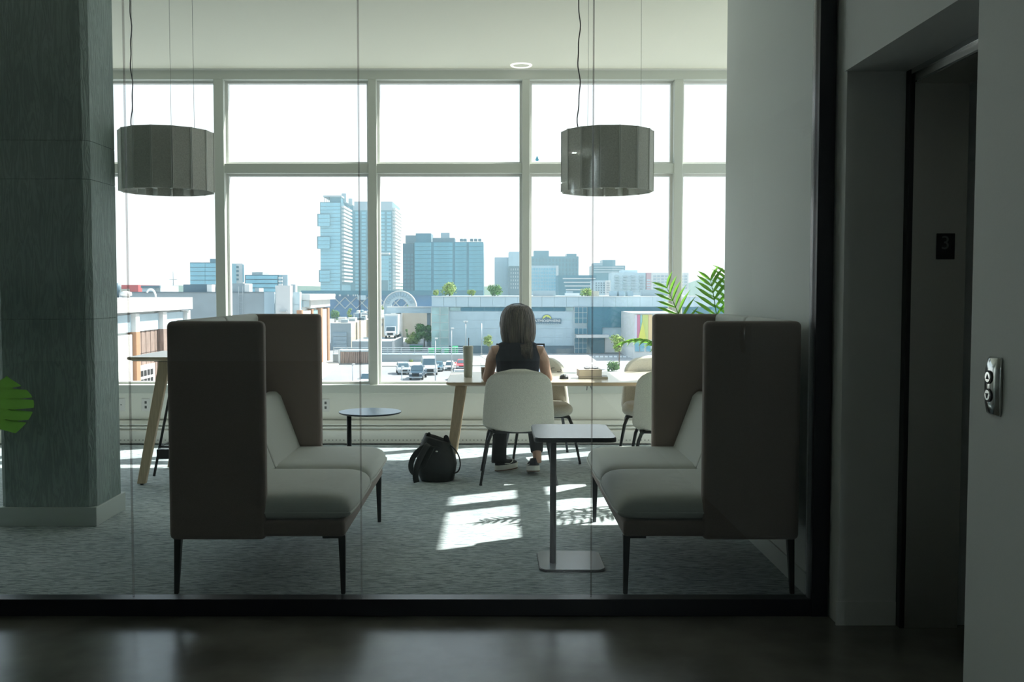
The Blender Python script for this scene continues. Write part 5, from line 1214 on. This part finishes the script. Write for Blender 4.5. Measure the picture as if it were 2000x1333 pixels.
# ---- cars (front towards -y)
def car(name, label, cat, px_, py_, rz, m, kind, scale=1.0):
    c_ = F(px_, py_, G); r = thing(name, label, cat, (c_.x, c_.y + 2.0, G), rz); r.scale = (scale,) * 3
    hw_ = 0.92
    if kind == 'suv': low = [(-2.3, .35), (-2.35, .85), (-1.2, 1.05), (2.2, 1.1), (2.3, .4)]; cab = [(-1.25, 1.0), (-.45, 1.65), (1.7, 1.65), (2.2, 1.05)]
    elif kind == 'pickup': low = [(-2.7, .45), (-2.75, 1.05), (-1.4, 1.2), (2.8, 1.2), (2.8, .5)]; cab = [(-1.35, 1.15), (-.7, 1.85), (.7, 1.85), (.95, 1.15)]
    elif kind == 'van': low = [(-2.5, .35), (-2.6, .95), (-1.9, 1.25), (2.6, 1.25), (2.6, .4)]; cab = [(-1.9, 1.2), (-1.2, 2.2), (2.4, 2.25), (2.6, 1.2)]; hw_ = 1.0
    else: low = [(-2.2, .3), (-2.25, .7), (-1.1, .92), (2.15, .95), (2.2, .4)]; cab = [(-1.15, .88), (-.4, 1.40), (.95, 1.42), (1.75, .92)]
    MB().prism(low, -hw_, hw_, 'x').build('body', m, r, bevel=0.10, seg=2)
    b = MB(); t_ = 0.16
    b.hexa([(-hw_ + .03, cab[0][0], cab[0][1]), (hw_ - .03, cab[0][0], cab[0][1]), (hw_ - .03, cab[3][0], cab[3][1]), (-hw_ + .03, cab[3][0], cab[3][1])], [(-hw_ + t_, cab[1][0], cab[1][1]), (hw_ - t_, cab[1][0], cab[1][1]), (hw_ - t_, cab[2][0], cab[2][1]), (-hw_ + t_, cab[2][0], cab[2][1])])
    b.build('cabin', m, r, bevel=0.06)
    def lerp(p, q, t): return (p[0] + (q[0] - p[0]) * t, p[1] + (q[1] - p[1]) * t)
    f0, f1 = lerp(cab[0], cab[1], .12), lerp(cab[0], cab[1], .88)
    MB().hexa([(-hw_ + .14, f0[0] - .03, f0[1]), (hw_ - .14, f0[0] - .03, f0[1]), (hw_ - .14, f0[0] + .05, f0[1]), (-hw_ + .14, f0[0] + .05, f0[1])], [(-hw_ + .24, f1[0] - .03, f1[1]), (hw_ - .24, f1[0] - .03, f1[1]), (hw_ - .24, f1[0] + .05, f1[1]), (-hw_ + .24, f1[0] + .05, f1[1])]).build('windscreen', X_cglass, r)
    for s_ in (-1, 1):
        b = MB(); q = [lerp(cab[0], cab[1], .2), lerp(cab[0], cab[1], .85), lerp(cab[3], cab[2], .85 if kind != 'van' else .85), lerp(cab[3], cab[2], .2)]
        if kind == 'van': q[2] = (-.3, q[1][1]); q[3] = (-.3, q[0][1])
        def xx(z): return s_ * (hw_ - .03 - (t_ - .03) * (z - cab[0][1]) / (cab[1][1] - cab[0][1]) + 0.02)
        b.hexa([(xx(z), y, z) for y, z in q], [(xx(z) - s_ * .04, y, z) for y, z in q]); b.build('side_window', X_cglass, r)
        MB().box(s_ * hw_ * .55, s_ * hw_ * .92, low[1][0] - .03, low[1][0] + .1, low[1][1] - .22, low[1][1] - .05).build('headlight', X_slab, r)
        MB().box(s_ * (hw_ + .02), s_ * (hw_ + .22), cab[0][0] + .15, cab[0][0] + .3, cab[0][1], cab[0][1] + .18).build('mirror', m, r)
        for yw in (low[0][0] + .85, low[-1][0] - .85):
            b = MB(); n = 14
            b.loft([[(s_ * xw, yw + rr_ * math.cos(2*math.pi*j/n), .34 + rr_ * math.sin(2*math.pi*j/n)) for j in range(n)] for xw, rr_ in ((hw_ - .25, .34), (hw_ - .25, .34), (hw_ + .02, .34), (hw_ + .03, .2))]); b.build('wheel', X_tyre, r)
    MB().box(-hw_ * .5, hw_ * .5, low[1][0] - .02, low[1][0] + .1, .45, low[1][1] - .12).build('grille', X_tyre, r)
    MB().box(-hw_ * .95, hw_ * .95, low[0][0] - .08, low[0][0] + .1, .32, .5).build('bumper', X_metal, r, bevel=.04)
    return r
C_white = mat('white car paint', (0.78, 0.78, 0.76), 0.25, coat=0.5); C_dark = mat('blue black car paint', (0.03, 0.07, 0.11), 0.25, coat=0.5); C_silver = mat('silver car paint', (0.42, 0.47, 0.50), 0.25, coat=0.5); C_red = mat('red car paint', (0.60, 0.04, 0.05), 0.25, coat=0.5); C_blue = mat('blue car paint', (0.06, 0.15, 0.22), 0.25, coat=0.5)
car('car', 'silver crossover parked in front of the retaining wall', 'car', 785, 732.5, 0.15, C_silver, 'suv')
car('pickup_truck', 'dark pickup truck parked facing the window', 'truck', 814.5, 742.5, -0.05, C_dark, 'pickup')
car('van', 'tall white van parked between the pickup and a lamp post', 'van', 836, 733, 0.1, C_white, 'van', 1.12)
car('car', 'dark blue hatchback parked beside the white van', 'car', 853.5, 727, 0.0, C_blue, 'suv', 0.86)
car('van', 'small white van parked beside the red car', 'van', 877, 725, 0.0, C_white, 'van', 0.6)
car('car', 'bright red car parked behind the tumbler', 'car', 903, 723, 0.0, C_red, 'sedan', 1.05)
car('car', 'white car whose roof shows just above the table end', 'car', 897, 745, 0.1, C_white, 'sedan')
car('pickup_truck', 'white pickup at the bottom edge beside the mullion', 'truck', 717, 763, 0.0, C_white, 'pickup', 1.1)
# box truck
c_ = F(762, 681, G + 2.3)
t = thing('box_truck', 'white box truck facing out of the alley', 'truck', (P(762, 680, 205).x, 206, G + 2.3))
MB().box(-1.45, 1.45, 0.9, 8, 0.7, 5.0).build('cargo_box', C_white, t, bevel=0.05); MB().box(-1.25, 1.25, 0.86, 0.92, 0.9, 4.6).build('box_front', X_pale, t)
MB().prism([(-0.9, .6), (-0.95, 1.3), (-.1, 1.5), (.25, 2.5), (1.0, 2.5), (1.0, .6)], -1.05, 1.05, 'x').build('cab', C_white, t, bevel=0.08)
MB().hexa([(-.9, -.13, 1.58), (.9, -.13, 1.58), (.9, -.03, 1.58), (-.9, -.03, 1.58)], [(-.85, .17, 2.35), (.85, .17, 2.35), (.85, .27, 2.35), (-.85, .27, 2.35)]).build('windscreen', X_cglass, t); MB().box(-.6, .6, -0.99, -0.9, .75, 1.2).build('grille', X_tyre, t)
for s_ in (-1, 1):
    for yw in (-0.1, 6.2): MB().loft([[(s_ * xw, yw + .5 * math.cos(2*math.pi*j/14), .5 + .5 * math.sin(2*math.pi*j/14)) for j in range(14)] for xw in (.75, 1.1)]).build('wheel', X_tyre, t)

# ---- trees
def tree(name, label, base, h, w, m, trunk=0.35, n=420, cat='tree', group=None):
    r = thing(name, label, cat, base, group=group)
    if trunk > 0: MB().tube([(0, 0, 0), (0.02 * w, 0, h * trunk), (0, 0, h * 0.8)], [0.035 * w + 0.03, 0.03 * w + 0.02, 0.01 * w], 7).build('trunk', X_bark, r)
    b = MB(); z0 = h * trunk * 0.85; bl = [(Vector((random.uniform(-.3, .3) * w, random.uniform(-.3, .3) * w, z0 + (h - z0) * random.uniform(.25, .8))), random.uniform(.25, .38) * w) for _ in range(9)]
    ls = 0.045 * w + 0.025; n = int(n * 2.2)
    for _ in range(n):
        c0, rr_ = random.choice(bl); d = Vector((random.gauss(0, 1), random.gauss(0, 1), random.gauss(0, 1))).normalized(); q = c0 + d * rr_ * random.uniform(.55, 1) * 0.9
        u = d.orthogonal().normalized() * ls; v = d.cross(u).normalized() * ls; sk = d * ls * random.uniform(-.5, .5)
        b.add([q - u + sk, q - v - sk, q + u + sk, q + v - sk], [(0, 1, 2, 3)])
    tag(b.build('crown', m, r), kind='stuff'); return r
def gt(px_, yb, yt, wpx, name, label, m, n=420, trunk=0.35, **k):
    c_ = F(px_, yb, G); tree(name, label, c_, P(px_, yt, c_.y).z - G, wpx / FPX * c_.y, m, trunk, n, **k)
gt(828, 680, 625, 34, 'tree', 'dark green tree at the glass corner of the store', X_leaf, 700, 0.15)
gt(806, 672, 650, 30, 'shrub', 'yellow green shrub below the ribbed cream building', X_leafy, 400, 0.0, cat='shrub')
gt(796, 664, 640, 9, 'shrub', 'narrow upright shrub against the ribbed cream building', X_leaf, 250, 0.0, cat='shrub')
gt(955, 694, 647, 22, 'tree', 'small bright tree in front of the store wall', X_leafy, 380, 0.3)
gt(1209, 722, 654, 32, 'tree', 'young light green street tree beside the mural wall', X_leafy, 300, 0.55)
gt(1200, 727, 708, 26, 'shrub', 'blue green shrub at the foot of the street tree', X_leaf, 300, 0.0, cat='shrub')
gt(654, 640, 596, 22, 'tree', 'green tree beside the second white shop', X_leaf, 300, 0.3)
gt(684, 640, 598, 14, 'tree', 'small tree in front of the blue glass hall', X_leafy, 220, 0.3)
gt(797, 630, 592, 18, 'tree', 'yellow green tree under the entrance arch', X_leafy, 300, 0.3)
gt(748, 627, 594, 14, 'tree', 'pale tree beside the entrance arch', X_leafy, 200, 0.3)
for k_, (px_, yb, yt, wpx, Y, lab) in enumerate(((878, 580, 556, 34, YS + 20, 'wide pale tree rising behind the store parapet'), (850, 580, 566, 14, YS + 12, 'small pale tree behind the left end of the parapet'), (921, 580, 566, 18, YS + 20, 'lone round tree behind the parapet below the teal block'), (966, 580, 559, 28, YS + 24, 'bushy tree behind the parapet beside the pale slab'), (598, 574, 554, 22, 300, 'dark tree left of the tall tower'), (621, 574, 558, 12, 300, 'narrow dark tree at the foot of the tall tower'), (1147, 580, 567, 26, YS + 30, 'low tree behind the parapet beside the ribbon block'), (318, 574, 562, 16, 220, 'small round tree beyond the white shop roof'), (803, 711, 704, 8, 168, 'tiny planting between parked cars'))):
    b_ = P(px_, yb, Y); z0 = G + 0.5 if k_ in (4, 5, 7, 8) else P(900, 580, YS).z + 0.5
    tree('tree', lab, (b_.x, Y, z0 - 0.5), P(px_, yt, Y).z - z0 + 0.5, wpx / FPX * Y, X_leafy if k_ in (0, 1, 2, 6, 8) else X_leaf, 0.1, 300)

# ---- summer haze over the town
hz = bpy.data.materials.new('summer haze'); hz.use_nodes = True; nt = hz.node_tree; nt.nodes.clear()
o = nt.nodes.new('ShaderNodeOutputMaterial'); v = nt.nodes.new('ShaderNodeVolumeScatter'); v.inputs['Color'].default_value = (0.60, 0.90, 1.0, 1); v.inputs['Density'].default_value = 0.00046; v.inputs['Anisotropy'].default_value = 0.2
nt.links.new(v.outputs[0], o.inputs['Volume'])
tag(MB().box(-850, 1050, 70, 1480, G + 0.2, 130).build('haze', hz, None), 'pale blue summer haze over the town', None, None, 'structure')
